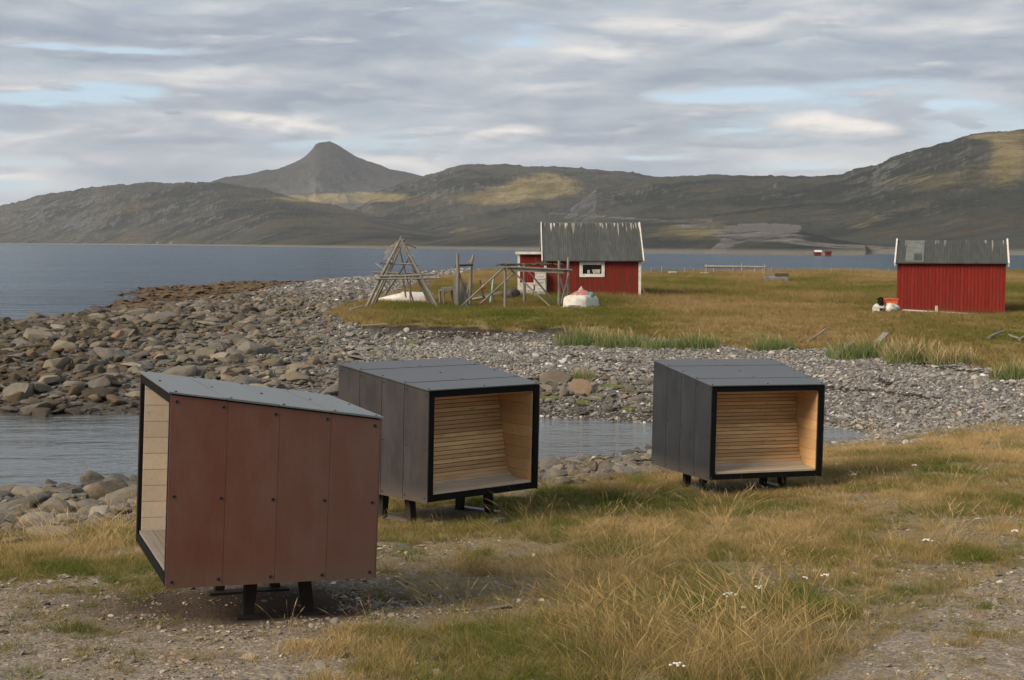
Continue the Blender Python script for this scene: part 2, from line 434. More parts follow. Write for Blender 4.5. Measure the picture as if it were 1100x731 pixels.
M = {}
M['ground'] = mat('ground', m_ground)
M['water'] = mat('water', m_water)
M['hill'] = mat('hill', m_hill)
M['rock'] = mat('rock', m_rock)
M['gravel'] = mat('gravel', m_tint, dark=None, light=(1.2, 1.11, .98))
M['cobble'] = mat('cobble', m_tint, dark=None, light=(1.12, 1.14, 1.17))
M['panel_red'] = mat('panel_red', m_panel, a=(.150, .058, .039), b=(.172, .084, .062), rough=.46, streak=.22, worn=.32, spec=.2)  # worn: blend to grey-brown towards the rear
M['panel_dark'] = mat('panel_dark', m_panel, a=(.027, .024, .025), b=(.045, .039, .040), rough=.42, spec=.4, streak=.3)
M['panel_dark2'] = mat('panel_dark2', m_panel, a=(.019, .021, .025), b=(.032, .033, .039), rough=.4, spec=.45, streak=.3)
M['roof_grey'] = mat('roof_grey', m_panel, a=(.125, .135, .135), b=(.17, .18, .18), rough=.42, streak=.3)
M['roof_dark'] = mat('roof_dark', m_panel, a=(.060, .063, .068), b=(.09, .094, .10), rough=.42, streak=.3)
M['black'] = mat('black', lambda g: pbr(g, g.mix(g.noise(objc(g), 6), (.003, .003, .003), (.007, .0065, .006)), .8, spec=.15))
M['black_gloss'] = mat('black_gloss', m_plain, col=(.012, .012, .012), rough=.3)
M['seam'] = mat('seam', m_plain, col=(.010, .009, .009), rough=.8)
M['legwood'] = mat('legwood', m_plain, col=(.018, .013, .010), rough=.9)
M['screw'] = mat('screw', m_plain, col=(.035, .035, .036), rough=.5)
M['steel'] = mat('steel', m_plain, col=(.16, .165, .17), rough=.5, metal=.6)
M['pine'] = mat('pine', m_wood, a=(.64, .37, .155), b=(.76, .49, .25), rnd=.4, streak=.3)
M['pine_pale'] = mat('pine_pale', m_wood, a=(.53, .47, .385), b=(.61, .55, .46), rnd=.25, streak=.2)
M['slat'] = mat('slat', m_wood, a=(.58, .34, .145), b=(.78, .53, .28), rnd=.7, streak=.5)
M['slat_grey'] = mat('slat_grey', m_wood, a=(.20, .18, .16), b=(.28, .26, .235), rnd=.5, streak=.4)
M['slat_tan'] = mat('slat_tan', m_wood, a=(.48, .38, .27), b=(.60, .50, .37), rnd=.35, streak=.4)
M['old_wood'] = mat('old_wood', m_wood, a=(.19, .17, .145), b=(.29, .265, .23), grain=(6, 6, 2), rnd=.5)
M['old_wood_dark'] = mat('old_wood_dark', m_wood, a=(.05, .042, .034), b=(.09, .078, .064), grain=(6, 6, 2), rnd=.5)
M['drift'] = mat('drift', m_wood, a=(.25, .225, .19), b=(.36, .335, .30), grain=(4, 4, 4), rnd=.5)
M['red'] = mat('red', m_redboard, col=(.185, .026, .016))
M['red2'] = mat('red2', m_redboard, col=(.20, .019, .012), pitch=.16)
M['white'] = mat('white', m_plain, col=(.60, .58, .53), rough=.6, var=.18, sc=4)
M['roof_a'] = mat('roof_a', m_roof, base=(.066, .070, .065), drop=1.4, ztop=4.42)
M['roof_b'] = mat('roof_b', m_roof, base=(.055, .058, .050), drop=.6, pitch=.42, ztop=3.62)
M['roof_patch'] = mat('roof_patch', m_plain, col=(.115, .125, .11), rough=.6)
M['glass'] = mat('glass', lambda g: pbr(g, (.004, .005, .006), .06))
M['boat'] = mat('boat', m_plain, col=(.52, .50, .45), rough=.5, var=.2, sc=3)
M['netred'] = mat('netred', m_plain, col=(.34, .15, .13), rough=.9, var=.5, sc=9)
M['netpale'] = mat('netpale', m_plain, col=(.40, .37, .33), rough=.9, var=.35, sc=8)
M['teal'] = mat('teal', m_plain, col=(.05, .22, .19), rough=.8)
M['orange'] = mat('orange', m_plain, col=(.55, .10, .03), rough=.6)
M['paleblue'] = mat('paleblue', m_plain, col=(.27, .36, .36), rough=.7)
M['netline'] = mat('netline', m_plain, col=(.33, .31, .28), rough=.9)
M['weed'] = mat('weed', m_plain, col=(.030, .018, .010), rough=.6, var=.5)
M['petal'] = mat('petal', m_plain, col=(.66, .65, .61), rough=.8)
M['stem'] = mat('stem', m_plain, col=(.10, .12, .04), rough=.8)
M['granite'] = M['rock']
GR_DRY = [(0, (.08, .115, .022)), (.22, (.15, .16, .040)), (.42, (.26, .20, .082)), (.7, (.42, .30, .14)), (1, (.60, .45, .24))]
M['blade'] = mat('blade', m_blade, cols=GR_DRY)
M['blade_far'] = mat('blade_far', m_blade, cols=[(0, (.10, .125, .026)), (.35, (.18, .17, .045)), (.6, (.28, .205, .085)), (1, (.42, .30, .15))])
M['lyme'] = mat('lyme', m_blade, cols=[(0, (.07, .105, .05)), (.5, (.11, .135, .065)), (.8, (.16, .14, .075)), (1, (.32, .24, .14))])

# ------------------------------------------------------------------ terrain
NEAR = [(-40, -1.9), (-6, -1.7), (0, -1.7), (3, -2.0), (6, -2.55), (8.5, -2.98), (10.2, -3.17), (12.7, -3.36)]
FARB = [(400, -10), (6000, -12)]
COLS = {
 -1400: [(18, -4.3), (23, -4.85), (26, -5.2), (32, -5.7), (38, -5.1), (40.5, -4.75), (46, -4.2), (56, -3.95), (66, -4.1), (76, -4.6), (84, -5.1), (100, -6.5), (260, -9)],
 -300: [(17, -4.05), (23, -4.7), (25.5, -5.0), (32, -5.6), (38, -5.15), (40, -4.85), (44, -4.3), (54, -3.95), (64, -4.0), (74, -4.45), (83, -4.95), (100, -6), (260, -9)],
 0: [(16, -3.75), (20, -4.12), (25, -4.62), (27.2, -4.9), (32, -5.5), (38, -5.2), (39.7, -4.9), (43, -4.35), (50, -3.98), (60, -3.92), (70, -4.1), (80, -4.6), (86.5, -4.9), (100, -5.5), (260, -9)],
 150: [(17, -3.75), (21, -4.08), (25, -4.5), (28.3, -4.9), (33, -5.5), (38, -5.2), (39.7, -4.9), (43, -4.35), (50, -4.0), (62, -3.82), (80, -3.95), (95, -4.5), (104, -4.74), (118, -4.82), (132, -4.84), (146, -4.98), (160, -5.4), (260, -9)],
 200: [(17, -3.72), (21, -4.04), (25, -4.45), (28.8, -4.9), (33, -5.5), (38, -5.2), (39.7, -4.9), (43, -4.36), (50, -4.02), (62, -3.81), (80, -3.82), (98, -4.3), (112, -4.7), (130, -4.8), (152, -4.84), (166, -5.1), (180, -5.6), (260, -9)],
 250: [(17, -3.7), (21, -4.0), (26, -4.5), (29.3, -4.9), (34, -5.5), (38, -5.2), (39.7, -4.9), (43, -4.38), (50, -4.05), (62, -3.8), (80, -3.72), (100, -3.85), (120, -4.45), (138, -4.72), (165, -4.82), (178, -5.1), (200, -6), (260, -9)],
 330: [(18, -3.68), (21.5, -3.9), (26, -4.4), (29.8, -4.9), (34, -5.5), (38, -5.2), (39.6, -4.9), (43, -4.4), (50, -4.1), (56, -3.9), (65, -3.7), (80, -3.55), (110, -3.6), (150, -4.2), (168, -4.8), (178, -5.1), (200, -6), (260, -9)],
 390: [(18.5, -3.77), (21.5, -3.85), (26, -4.35), (30, -4.9), (34, -5.5), (38, -5.15), (39.5, -4.9), (43, -4.5), (50, -4.12), (54, -4.05), (57.0, -4.0), (57.5, -3.45), (60, -3.36), (75, -3.32), (100, -3.35), (140, -3.5), (165, -4.2), (178, -5), (200, -6), (260, -9)],
 500: [(18.5, -3.77), (21.5, -3.90), (26, -4.35), (30.2, -4.9), (34, -5.5), (38, -5.1), (39.4, -4.9), (43, -4.5), (50, -4.12), (55, -4.02), (56.4, -3.98), (56.9, -3.40), (60, -3.3), (80, -3.26), (110, -3.2), (150, -3.12), (175, -3.15), (190, -3.7), (205, -4.9), (230, -6), (260, -8)],
 600: [(18.5, -3.77), (21.5, -3.90), (24, -4.10), (27, -4.42), (30.6, -4.9), (34, -5.4), (38, -5.0), (39, -4.9), (42, -4.57), (48, -4.2), (53, -4.03), (55.4, -3.97), (55.9, -3.40), (60, -3.3), (80, -3.26), (110, -3.2), (140, -3.12), (150, -3.4), (160, -4.9), (180, -6), (260, -9)],
 700: [(18.5, -3.78), (21.4, -3.92), (24, -4.10), (28, -4.45), (32.4, -4.9), (35, -5.15), (37.7, -4.9), (40, -4.63), (46, -4.2), (50, -4.0), (53, -3.85), (55, -3.6), (58, -3.42), (75, -3.3), (110, -3.15), (135, -3.05), (145, -3.3), (155, -4.9), (180, -6), (260, -9)],
 800: [(18.5, -3.78), (21.4, -3.92), (25, -4.10), (30, -4.55), (33.2, -4.9), (35, -5.25), (37.0, -4.92), (40, -4.55), (45, -4.2), (49, -4.0), (52, -3.8), (56, -3.55), (62, -3.4), (75, -3.3), (110, -3.15), (135, -3.05), (145, -3.3), (155, -4.9), (180, -6), (260, -9)],
 890: [(18.5, -3.74), (21.4, -3.86), (25, -4.02), (30, -4.45), (33.4, -4.92), (35.2, -5.2), (36.8, -4.98), (40, -4.5), (44, -4.2), (47, -4.0), (50, -3.85), (56, -3.58), (66, -3.37), (110, -3.15), (135, -3.05), (145, -3.3), (155, -4.9), (180, -6), (260, -9)],
 1000: [(18.5, -3.6), (21.4, -3.7), (25, -3.92), (29, -4.3), (32, -4.55), (34, -4.62), (37, -4.5), (40, -4.25), (43, -4.05), (46, -3.9), (50, -3.75), (56, -3.52), (66, -3.37), (110, -3.15), (135, -3.05), (145, -3.3), (155, -4.9), (180, -6), (260, -9)],
 1100: [(18.5, -3.57), (21.4, -3.67), (25, -3.9), (29, -4.25), (32, -4.42), (34, -4.45), (37, -4.3), (40, -4.1), (43, -3.95), (47, -3.8), (56, -3.52), (66, -3.36), (110, -3.13), (135, -3.03), (145, -3.3), (155, -4.9), (180, -6), (260, -9)],
 2600: [(18.5, -3.5), (21.4, -3.6), (25, -3.8), (30, -4.1), (34, -4.2), (40, -4.0), (47, -3.7), (56, -3.45), (66, -3.3), (110, -3.05), (150, -2.9), (165, -3.5), (180, -4.9), (260, -9)],
}
UC = np.array([(k - 550) / F for k in COLS])
uu = np.unique(np.concatenate([np.linspace(-1.3, -.45, 60), np.linspace(-.45, .45, 560), np.linspace(.45, 1.3, 60)]))
dd = np.concatenate([np.linspace(-40, 7.5, 40)[:-1], np.geomspace(7.5, 60, 470)[:-1], np.geomspace(60, 400, 190)])
def smooth1(a, k, ax):
    ker = np.hanning(2 * k + 3)[1:-1]; ker /= ker.sum()
    pad = [(0, 0)] * a.ndim; pad[ax] = (k, k)
    b = np.pad(a, pad, 'edge')
    return sum(w * np.take(b, np.arange(i, i + a.shape[ax]), ax) for i, w in enumerate(ker))
cz = np.array([np.interp(dd, *np.array(NEAR + v + FARB).T) for v in COLS.values()])   # column x depth
Zg = np.array([np.interp(uu, UC, cz[:, j]) for j in range(len(dd))])                 # depth x u
Zs = smooth1(smooth1(Zg, 14, 1), 5, 0)
Zl = smooth1(smooth1(Zg, 6, 1), 1, 0)
UU, DD = np.meshgrid(uu, dd)
XX = UU * np.maximum(DD, 12.)
scarp = sstep(-.135, -.112, UU) * (1 - sstep(.075, .13, UU)) * sstep(52, 54.5, DD) * (1 - sstep(58.5, 61, DD))
Zb = Zs * (1 - scarp) + Zl * scarp
rag = sstep(55, 75, DD) * (UU < -.08) * (1 - sstep(-4.25, -3.95, Zb)) * sstep(-5.6, -5.1, Zb)
Zb = Zb + rag * (.34 * fbm(XX * .16, DD * .055, 4, 61) + .12 * fbm(XX * .6, DD * .3, 3, 62) - .05)
land = sstep(SEA - .35, SEA + .25, Zb)
wob = fbm(XX * .22, DD * .22, 3, 40)
Zb = Zb + land * (.055 * fbm(XX * .45, DD * .45, 4, 3) * (DD > 6) + .016 * fbm(XX * 2.1, DD * 2.1, 3, 9)) + .10 * wob * sstep(30, 40, DD) * land * (1 - sstep(60, 90, DD) * .3)

def lerp_px(tab): return lambda u: np.interp(u, [(a - 550) / F for a, _ in tab], [b for _, b in tab])
DG0 = lerp_px([(340, 400), (358, 66), (372, 61), (390, 57.8), (500, 57.0), (600, 56), (700, 54.5), (800, 51.5), (900, 50.5), (1000, 47.5), (1060, 44.5), (1100, 42), (1500, 40)])
DG1 = lerp_px([(340, 40), (358, 70), (380, 74), (430, 88), (480, 125), (550, 165), (700, 400), (1500, 400)])
DN = lerp_px([(-600, 18.5), (0, 19.6), (150, 20), (400, 22.4), (600, 22.6), (700, 24), (800, 27), (900, 30.6), (1000, 32.5), (1100, 34.0), (1500, 36)])

def zones(X, Y, Z):
    u = X / np.maximum(Y, 12.)
    w = 1.3 * fbm(X * .35, Y * .35, 3, 60)
    er = (u > -.115) * (u < .09)
    grass = np.where(er, sstep(-.1, .15, Y - DG0(u)), sstep(-.8, .8, Y + w - DG0(u))) * (1 - sstep(-6, 6, Y + 3 * w - DG1(u)))
    beach = sstep(-1.2, 1.2, Y + w * 1.2 - DN(u)) * (1 - grass)
    weed = sstep(80, 92, Y) * (1 - sstep(-4.66, -4.36, Z)) * (u < -.1)
    return grass, beach, weed

def cover(px, py):
    """how much of the near ground carries grass, laid out over the near bank"""
    def gs(cx, cy, rx, ry): return np.exp(-(((px - cx) / rx) ** 2 + ((py - cy) / ry) ** 2))
    c = .34 + .10 * sstep(330, 420, px) + .34 * sstep(540, 700, px) * (1 - sstep(570, 640, py)) + .12 * sstep(600, 700, px)
    c = c + .8 * gs(495, 555, 95, 17) + .7 * gs(640, 535, 110, 16) + .95 * gs(40, 598, 110, 22) + .5 * gs(130, 580, 40, 15)
    c = c + .75 * gs(780, 700, 140, 70) + .25 * gs(600, 710, 120, 50)
    c = c - .38 * (1 - sstep(330, 470, px)) * sstep(608, 630, py)
    c = c + .2 * gs(500, 630, 150, 75)
    tr = (px - 870) / 230 * (-125) + 731                  # edge of the bare track at the right
    c = c - .95 * sstep(-15, 25, py - tr) * sstep(840, 900, px)
    c = c - 1.2 * gs(270, 655, 130, 22)
    return np.clip(c, 0, 1.15)

bx, by = to_px(XX, DD, Zb)
zg, zb_, zw = zones(XX, DD, Zb)
cv = np.where(DD > 7, cover(bx, by), .6)
gy, gx = np.gradient(Zb)
slope = np.abs(gy / np.maximum(np.gradient(DD, axis=0), 1e-3))
lipw = .35 * fbm(XX * .9, DD * 0, 3, 8)
soil_lip_shade = np.clip(scarp * sstep(-.6, -.3, DD + lipw - DG0(UU)) * (1 - sstep(.0, .12, DD - DG0(UU))), 0, 1)  # dark soil strip that also paints the shadow under the turf lip
def dgauss(cx, cy, rx, ry): return np.exp(-(((XX - cx) / rx) ** 2 + ((DD - cy) / ry) ** 2))
soil_shade = np.clip(1.7 * dgauss(-2.3, 12.9, 1.6, 1.0) + .5 * dgauss(.3, 19, 1.0, .6), 0, 1)  # dark soil under the shelters, deepened to paint in their shade
one = np.ones_like(Zb)
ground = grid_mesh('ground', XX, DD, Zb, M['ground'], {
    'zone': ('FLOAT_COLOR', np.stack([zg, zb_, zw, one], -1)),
    'cover': ('FLOAT_COLOR', np.stack([cv, soil_lip_shade, soil_shade, one], -1))})
tag(ground, kind='structure')

def H(X, Y):
    X = np.asarray(X, float); Y = np.asarray(Y, float)
    u = X / np.maximum(Y, 12.)
    fi = np.clip(np.interp(Y, dd, np.arange(len(dd))), 0, len(dd) - 1.001); fj = np.clip(np.interp(u, uu, np.arange(len(uu))), 0, len(uu) - 1.001)
    i = fi.astype(int); j = fj.astype(int); a = fi - i; b = fj - j
    return (Zb[i, j] * (1 - b) + Zb[i, j + 1] * b) * (1 - a) + (Zb[i + 1, j] * (1 - b) + Zb[i + 1, j + 1] * b) * a

_t = np.geomspace(6, 380, 5000)
def at(px, py):
    """where the sight line of a photo position meets the land"""
    r = ray(px, py); r = r / r[1]
    z = H(r[0] * _t, _t)
    k = np.nonzero(r[2] * _t <= z)[0]
    k = k[0] if len(k) else len(_t) - 1
    return Vector((r[0] * _t[k], _t[k], float(z[k])))

# water: one sheet to the horizon
wx = np.concatenate([-np.geomspace(60, 9000, 14)[::-1], np.linspace(-50, 50, 11), np.geomspace(60, 9000, 14)])
wy = np.concatenate([np.linspace(14, 60, 8), np.geomspace(70, 9500, 22)])
WX, WY = np.meshgrid(wx, wy)
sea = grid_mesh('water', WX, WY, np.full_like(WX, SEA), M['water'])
tag(sea, kind='structure')

# ------------------------------------------------------------------ hills across the water
hu = np.concatenate([np.linspace(-1.0, -.44, 140)[:-1], np.linspace(-.44, .44, 1200), np.linspace(.44, 1.0, 140)[1:]])
SHORE = lerp_px([(-900, 3600), (-200, 3300), (0, 2900), (200, 1800), (300, 1300), (400, 960), (540, 800), (700, 575), (900, 470), (1000, 432), (1100, 405), (1500, 380), (2200, 420)])
hv = np.concatenate([np.linspace(-.02, 0, 3)[:-1], np.linspace(0, 1, 260) ** 1.35])
HUg, HV = np.meshgrid(hu, hv)
HD = SHORE(HUg) * (1 + HV * (7200 / SHORE(HUg) - 1))
hpx = 550 + HUg * F
hx_ = HUg * HD
RIDGES = [
 # crest outline in photo x: y, crest distance, foot distance, power
 dict(o=[(-900, 225), (-300, 232), (-60, 228), (0, 222), (50, 210), (110, 201), (150, 198), (200, 198), (240, 197), (290, 206), (340, 218), (400, 232), (450, 244), (520, 262)], d=[(-900, 4600), (0, 3900), (250, 2900), (400, 2300), (520, 2000)], f=None, p=.85),
 dict(o=[(120, 262), (180, 215), (235, 193), (270, 187), (300, 182), (318, 174.5), (331, 167), (336, 162), (340, 155.5), (345, 153), (356, 152.5), (363, 155.5), (374, 163), (388, 170.5), (420, 182), (455, 190), (520, 205), (600, 262)], d=[(0, 5600), (600, 5600)], f=[(0, 3900), (600, 3600)], p=1.5),
 dict(o=[(330, 262), (400, 208), (440, 196), (470, 186), (500, 178.5), (540, 178), (600, 180), (640, 183), (680, 186), (710, 193), (760, 210), (820, 262)], d=[(0, 3300), (1000, 2700)], f=[(0, 1500), (420, 1500), (560, 1150), (800, 1000)], p=1.25),
 dict(o=[(560, 262), (640, 205), (700, 191.5), (750, 190), (800, 191), (850, 191), (880, 190.5), (905, 188.5), (935, 180), (960, 169), (985, 160), (1010, 153), (1040, 144.5), (1070, 142.5), (1100, 143), (1180, 132), (1300, 128), (1600, 150), (2200, 180)], d=[(560, 2300), (800, 1900), (950, 1500), (1100, 1350), (2200, 1300)], f=[(560, 900), (700, 700), (900, 560), (1100, 470), (2200, 440)], p=1.05),
 dict(o=[(560, 262), (600, 256), (640, 250), (680, 242), (720, 238), (760, 240), (800, 243), (850, 246), (900, 258), (930, 262)], d=[(560, 900), (760, 760), (930, 620)], f=None, p=.6),
 dict(o=[(420, 268), (500, 252), (545, 246), (600, 250), (660, 268)], d=[(420, 1150), (660, 1050)], f=None, p=.7),
]
Hz = np.full_like(HUg, SEA - 3) + 0.0
base = SEA - 2.2 + np.clip((HD - SHORE(HUg)) * .02, 0, 14)
Hz = np.maximum(Hz, base)
for i, r in enumerate(RIDGES):
    oy = lerp_px(r['o'])(HUg); dc = lerp_px(r['d'])(HUg)
    ft = SHORE(HUg) if r['f'] is None else lerp_px(r['f'])(HUg)
    ft = np.maximum(ft, SHORE(HUg))
    ins = (hpx >= r['o'][0][0]) & (hpx <= r['o'][-1][0])
    zc = (260 - oy) / F * dc
    t = (HD - ft) / np.maximum(dc - ft, 50)
    tc = np.clip(t, 0, 1)
    env = tc ** r['p'] * .65 + sstep(0, 1, tc) * .35
    back = np.clip(1 - (t - 1) * .8, 0, 1) ** 1.5
    sh = np.where(t <= 1, env, back)
    amp = np.clip(zc - SEA, 0, None)
    wav = (1 - np.clip(np.abs(t - 1) * 6, 0, 1))
    nz = (ridged(hx_ / 520 + 3 * i, HD / 620 + i, 6, 70 + i) - .45) * .24 * np.sin(np.clip(tc, 0, 1) * math.pi) + .012 * fbm(HUg * 90, HD / 120, 4, 80 + i) * np.clip(t, 0, 1)
    z = SEA - 2.2 + (zc - SEA + 2.2) * sh + amp * nz
    z = np.where(ins, z, -50)
    Hz = np.maximum(Hz, z)
rough = fbm(hx_ / 60, HD / 60, 5, 95) * sstep(0, .04, HV) + .6 * (ridged(hx_ / 26, HD / 40, 4, 97) - .45) * 1.6 * sstep(0, .04, HV)
Hz = Hz + rough * np.clip((Hz - SEA) * .07, 0, 4.2) * (1 + .4 * sstep(1500, 3500, HD) * (1 - sstep(4600, 5200, HD)))
hx = HUg * HD
hqx, hqy = to_px(hx, HD, Hz)
def hg(cx, cy, rx, ry): return np.exp(-(((hqx - cx) / rx) ** 2 + ((hqy - cy) / ry) ** 2))
sunpatch = .95 * hg(350, 214, 70, 5) + .9 * hg(395, 211, 40, 5) + 1.0 * hg(585, 200, 42, 15) + .6 * hg(530, 212, 40, 8) + .35 * hg(500, 215, 60, 14) + .6 * hg(735, 250, 70, 14) + .45 * hg(640, 252, 40, 8) + .8 * hg(1085, 165, 26, 30) + .55 * hg(1000, 195, 90, 16) + .6 * hg(1055, 147, 40, 4) + .4 * hg(900, 235, 110, 18) + .7 * hg(930, 272, 50, 2.6) + .45 * hg(500, 248, 60, 8)  # pale grass colour painted where sun catches the slopes
scree = 1.0 * hg(745, 243.5, 30, 2.6) + 1.5 * hg(800, 253, 34, 6) + 1.2 * hg(845, 256, 26, 4)
ln = 1 - np.abs(hqx - (806 - (hqy - 250) * 1.7)) / 13
ln2 = 1 - np.abs(hqx - (790 - (hqy - 250) * 1.4)) / 5
scree = scree + 1.3 * np.clip(ln, 0, 1) * ((hqy > 248) & (hqy < 276)) + .9 * np.clip(ln2, 0, 1) * ((hqy > 248) & (hqy < 276))
ry_ = np.interp(hqx, [830, 870, 900, 960, 1100], [257, 262, 264.5, 267.5, 270])
scree = scree + 1.1 * np.clip(1.4 - np.abs(hqy - ry_) / 2.6, 0, 1) * (hqx > 830) * (hqx < 970)
ry2 = np.interp(hqx, [590, 660, 720, 760], [229, 234, 238, 236])
scree = scree + .8 * np.clip(1.3 - np.abs(hqy - ry2) / 2.2, 0, 1) * (hqx > 590) * (hqx < 765)
wn = fbm(hx / 14, HD / 14, 3, 5)
wallm = np.clip(1.5 * np.exp(-((hqy - 245 + 3 * wn) / 4.2) ** 4) * sstep(770, 792, hqx + 10 * wn) * (1 - sstep(846, 870, hqx + 10 * wn)) + .5 * wn * (np.abs(hqy - 245) < 6) * (hqx > 775) * (hqx < 868), 0, 1)
hills = grid_mesh('hills', hx, HD, Hz, M['hill'], {'zone': ('FLOAT_COLOR', np.stack([np.clip(sunpatch, 0, 1), np.clip(scree, 0, 1), np.clip(wallm, 0, 1), np.ones_like(Hz)], -1))})
tag(hills, kind='structure')

# ------------------------------------------------------------------ stones
def ico(sub):
    import bmesh
    bm = bmesh.new(); bmesh.ops.create_icosphere(bm, subdivisions=sub, radius=1)
    co = np.array([v.co[:] for v in bm.verts]); f = np.array([[v.index for v in p.verts] for p in bm.faces]); bm.free()
    return co, f

def rock_mesh(name, sub, m, planes=9, flat=.55, rough=.05, seed=0, angle=32):
    r = np.random.default_rng(seed)
    co, f = ico(sub)
    co = co * 1.15
    for k in range(planes):
        n = r.normal(size=3); n /= np.linalg.norm(n)
        if k < 2: n = np.array([r.normal() * .15, r.normal() * .15, 1 if k == 0 else -1]); n /= np.linalg.norm(n)
        d = r.uniform(.55, .95)
        o = np.maximum(0, co @ n - d)
        co = co - (o * .96)[:, None] * n
    for j, (fr, am) in enumerate(((1.6, rough), (4.5, rough * .45), (11, rough * .22))):
        co = co * (1 + am * fbm(co[:, 0] * fr + co[:, 2] * fr * .7 + seed, co[:, 1] * fr - co[:, 2] * fr * .6, 3, seed + j))[:, None]
    co = co / np.abs(co[:, :2]).max()
    co = co * np.array([1, r.uniform(.6, .9), flat * r.uniform(.8, 1.15)])
    me = raw_mesh(name, co, f, m, None, True, lk=False)
    me.set_sharp_from_angle(angle=R(angle))
    return me

def scatter(name, pts, rot, scl, idx, tint, coll):
    """one object that sets out many copies of a few small shapes"""
    n = len(pts)
    me = bpy.data.meshes.new(name)
    me.vertices.add(n); me.vertices.foreach_set('co', np.ascontiguousarray(pts, np.float32).ravel())
    a = me.attributes.new('rot', 'FLOAT_VECTOR', 'POINT'); a.data.foreach_set('vector', np.ascontiguousarray(rot, np.float32).ravel())
    a = me.attributes.new('scl', 'FLOAT_VECTOR', 'POINT'); a.data.foreach_set('vector', np.ascontiguousarray(scl, np.float32).ravel())
    a = me.attributes.new('idx', 'INT', 'POINT'); a.data.foreach_set('value', np.ascontiguousarray(idx, np.int32))
    a = me.attributes.new('tint', 'FLOAT', 'POINT'); a.data.foreach_set('value', np.ascontiguousarray(tint, np.float32))
    o = link(name, me)
    ng = bpy.data.node_groups.new(name, 'GeometryNodeTree')
    ng.interface.new_socket('Geometry', in_out='INPUT', socket_type='NodeSocketGeometry')
    ng.interface.new_socket('Geometry', in_out='OUTPUT', socket_type='NodeSocketGeometry')
    g = G(ng)
    gi = g.n('NodeGroupInput'); go = g.n('NodeGroupOutput')
    ci = g.n('GeometryNodeCollectionInfo'); ci.inputs['Collection'].default_value = coll
    ci.inputs['Separate Children'].default_value = True; ci.inputs['Reset Children'].default_value = True
    def na(nm, t): return g.n('GeometryNodeInputNamedAttribute', {'Name': nm}, data_type=t).outputs[0]
    e2r = g.n('FunctionNodeEulerToRotation', {0: na('rot', 'FLOAT_VECTOR')})
    iop = g.n('GeometryNodeInstanceOnPoints')
    g.L.new(gi.outputs[0], iop.inputs['Points']); g.L.new(ci.outputs[0], iop.inputs['Instance'])
    iop.inputs['Pick Instance'].default_value = True
    g.L.new(na('idx', 'INT'), iop.inputs['Instance Index'])
    g.L.new(e2r.outputs[0], iop.inputs['Rotation']); g.L.new(na('scl', 'FLOAT_VECTOR'), iop.inputs['Scale'])
    g.L.new(iop.outputs[0], go.inputs[0])
    md = o.modifiers.new('scatter', 'NODES'); md.node_group = ng
    tag(o, kind='stuff')
    return o

def kit(name, meshes):
    c = bpy.data.collections.new(name + ' kit')
    for i, me in enumerate(meshes):
        c.objects.link(bpy.data.objects.new(name + '.%03d' % i, me))
    return c

BIG = [rock_mesh('boulder', 4, M['rock'], 13 + k % 4, .42 + .05 * (k % 4), .05, 100 + k) for k in range(9)]
ROUND = [rock_mesh('boulder', 4, M['rock'], 5, .5, .08, 200 + k, 60) for k in range(4)]
SMALL = kit('shore rock', [rock_mesh('rock', 3, M['rock'], 12 + k % 4, .38 + .07 * (k % 3), .06, 300 + k) for k in range(9)])
COB = kit('cobble', [rock_mesh('cobble', 2, M['cobble'], 9, .48, .07, 400 + k, 30) for k in range(8)])
GRV = kit('gravel', [rock_mesh('pebble', 2 if k < 4 else 1, M['gravel'], 11, .42, .08, 500 + k, 25) for k in range(7)])

def spots(n, dens, d0, d1, px0, px1, pw=1.0):
    """land points; dens(X, Y, Z, px, py) thins them"""
    k = int(n)
    u = rng.uniform((px0 - 550) / F, (px1 - 550) / F, k)
    a = pw + 1
    d = (rng.uniform(d0 ** a, d1 ** a, k)) ** (1 / a) if abs(a) > 1e-6 else d0 * (d1 / d0) ** rng.uniform(0, 1, k)
    X = u * np.maximum(d, 12.)
    Z = H(X, d)
    px, py = to_px(X, d, Z)
    keep = rng.uniform(0, 1, k) < dens(X, d, Z, px, py)
    return np.stack([X, d, Z], -1)[keep], px[keep], py[keep]

FOOT = []   # plan rectangles kept clear of grass and stones (the shelters' footings, the buildings)
def clear(X, Y):
    ok = np.ones(len(X), bool)
    for (cx, cy, rx, ry, a) in FOOT:
        c, s = math.cos(a), math.sin(a)
        lx = (X - cx) * c + (Y - cy) * s; ly = -(X - cx) * s + (Y - cy) * c
        ok &= ~((np.abs(lx) < rx) & (np.abs(ly) < ry))
    return ok

def stones(name, n, dens, d0, d1, px0, px1, size, coll, nk, pw=1., zfac=(.8, 1.2), tilt=.25, sink=.15, tint=None):
    p, px, py = spots(n, dens, d0, d1, px0, px1, pw)
    k = len(p)
    s = size(p, px, py)
    sc = np.stack([s * rng.uniform(.75, 1.25, k), s * rng.uniform(.75, 1.25, k), s * rng.uniform(*zfac, k)], -1)
    p[:, 2] += s * (.25 - sink)
    rot = np.stack([rng.normal(0, tilt, k), rng.normal(0, tilt, k), rng.uniform(0, 6.28, k)], -1)
    t = np.zeros(k) if tint is None else tint(p, px, py)
    return p, rot, sc, rng.integers(0, nk, k), t

def logn(k, m, s, lo, hi): return np.clip(m * np.exp(rng.normal(0, s, k)), lo, hi)

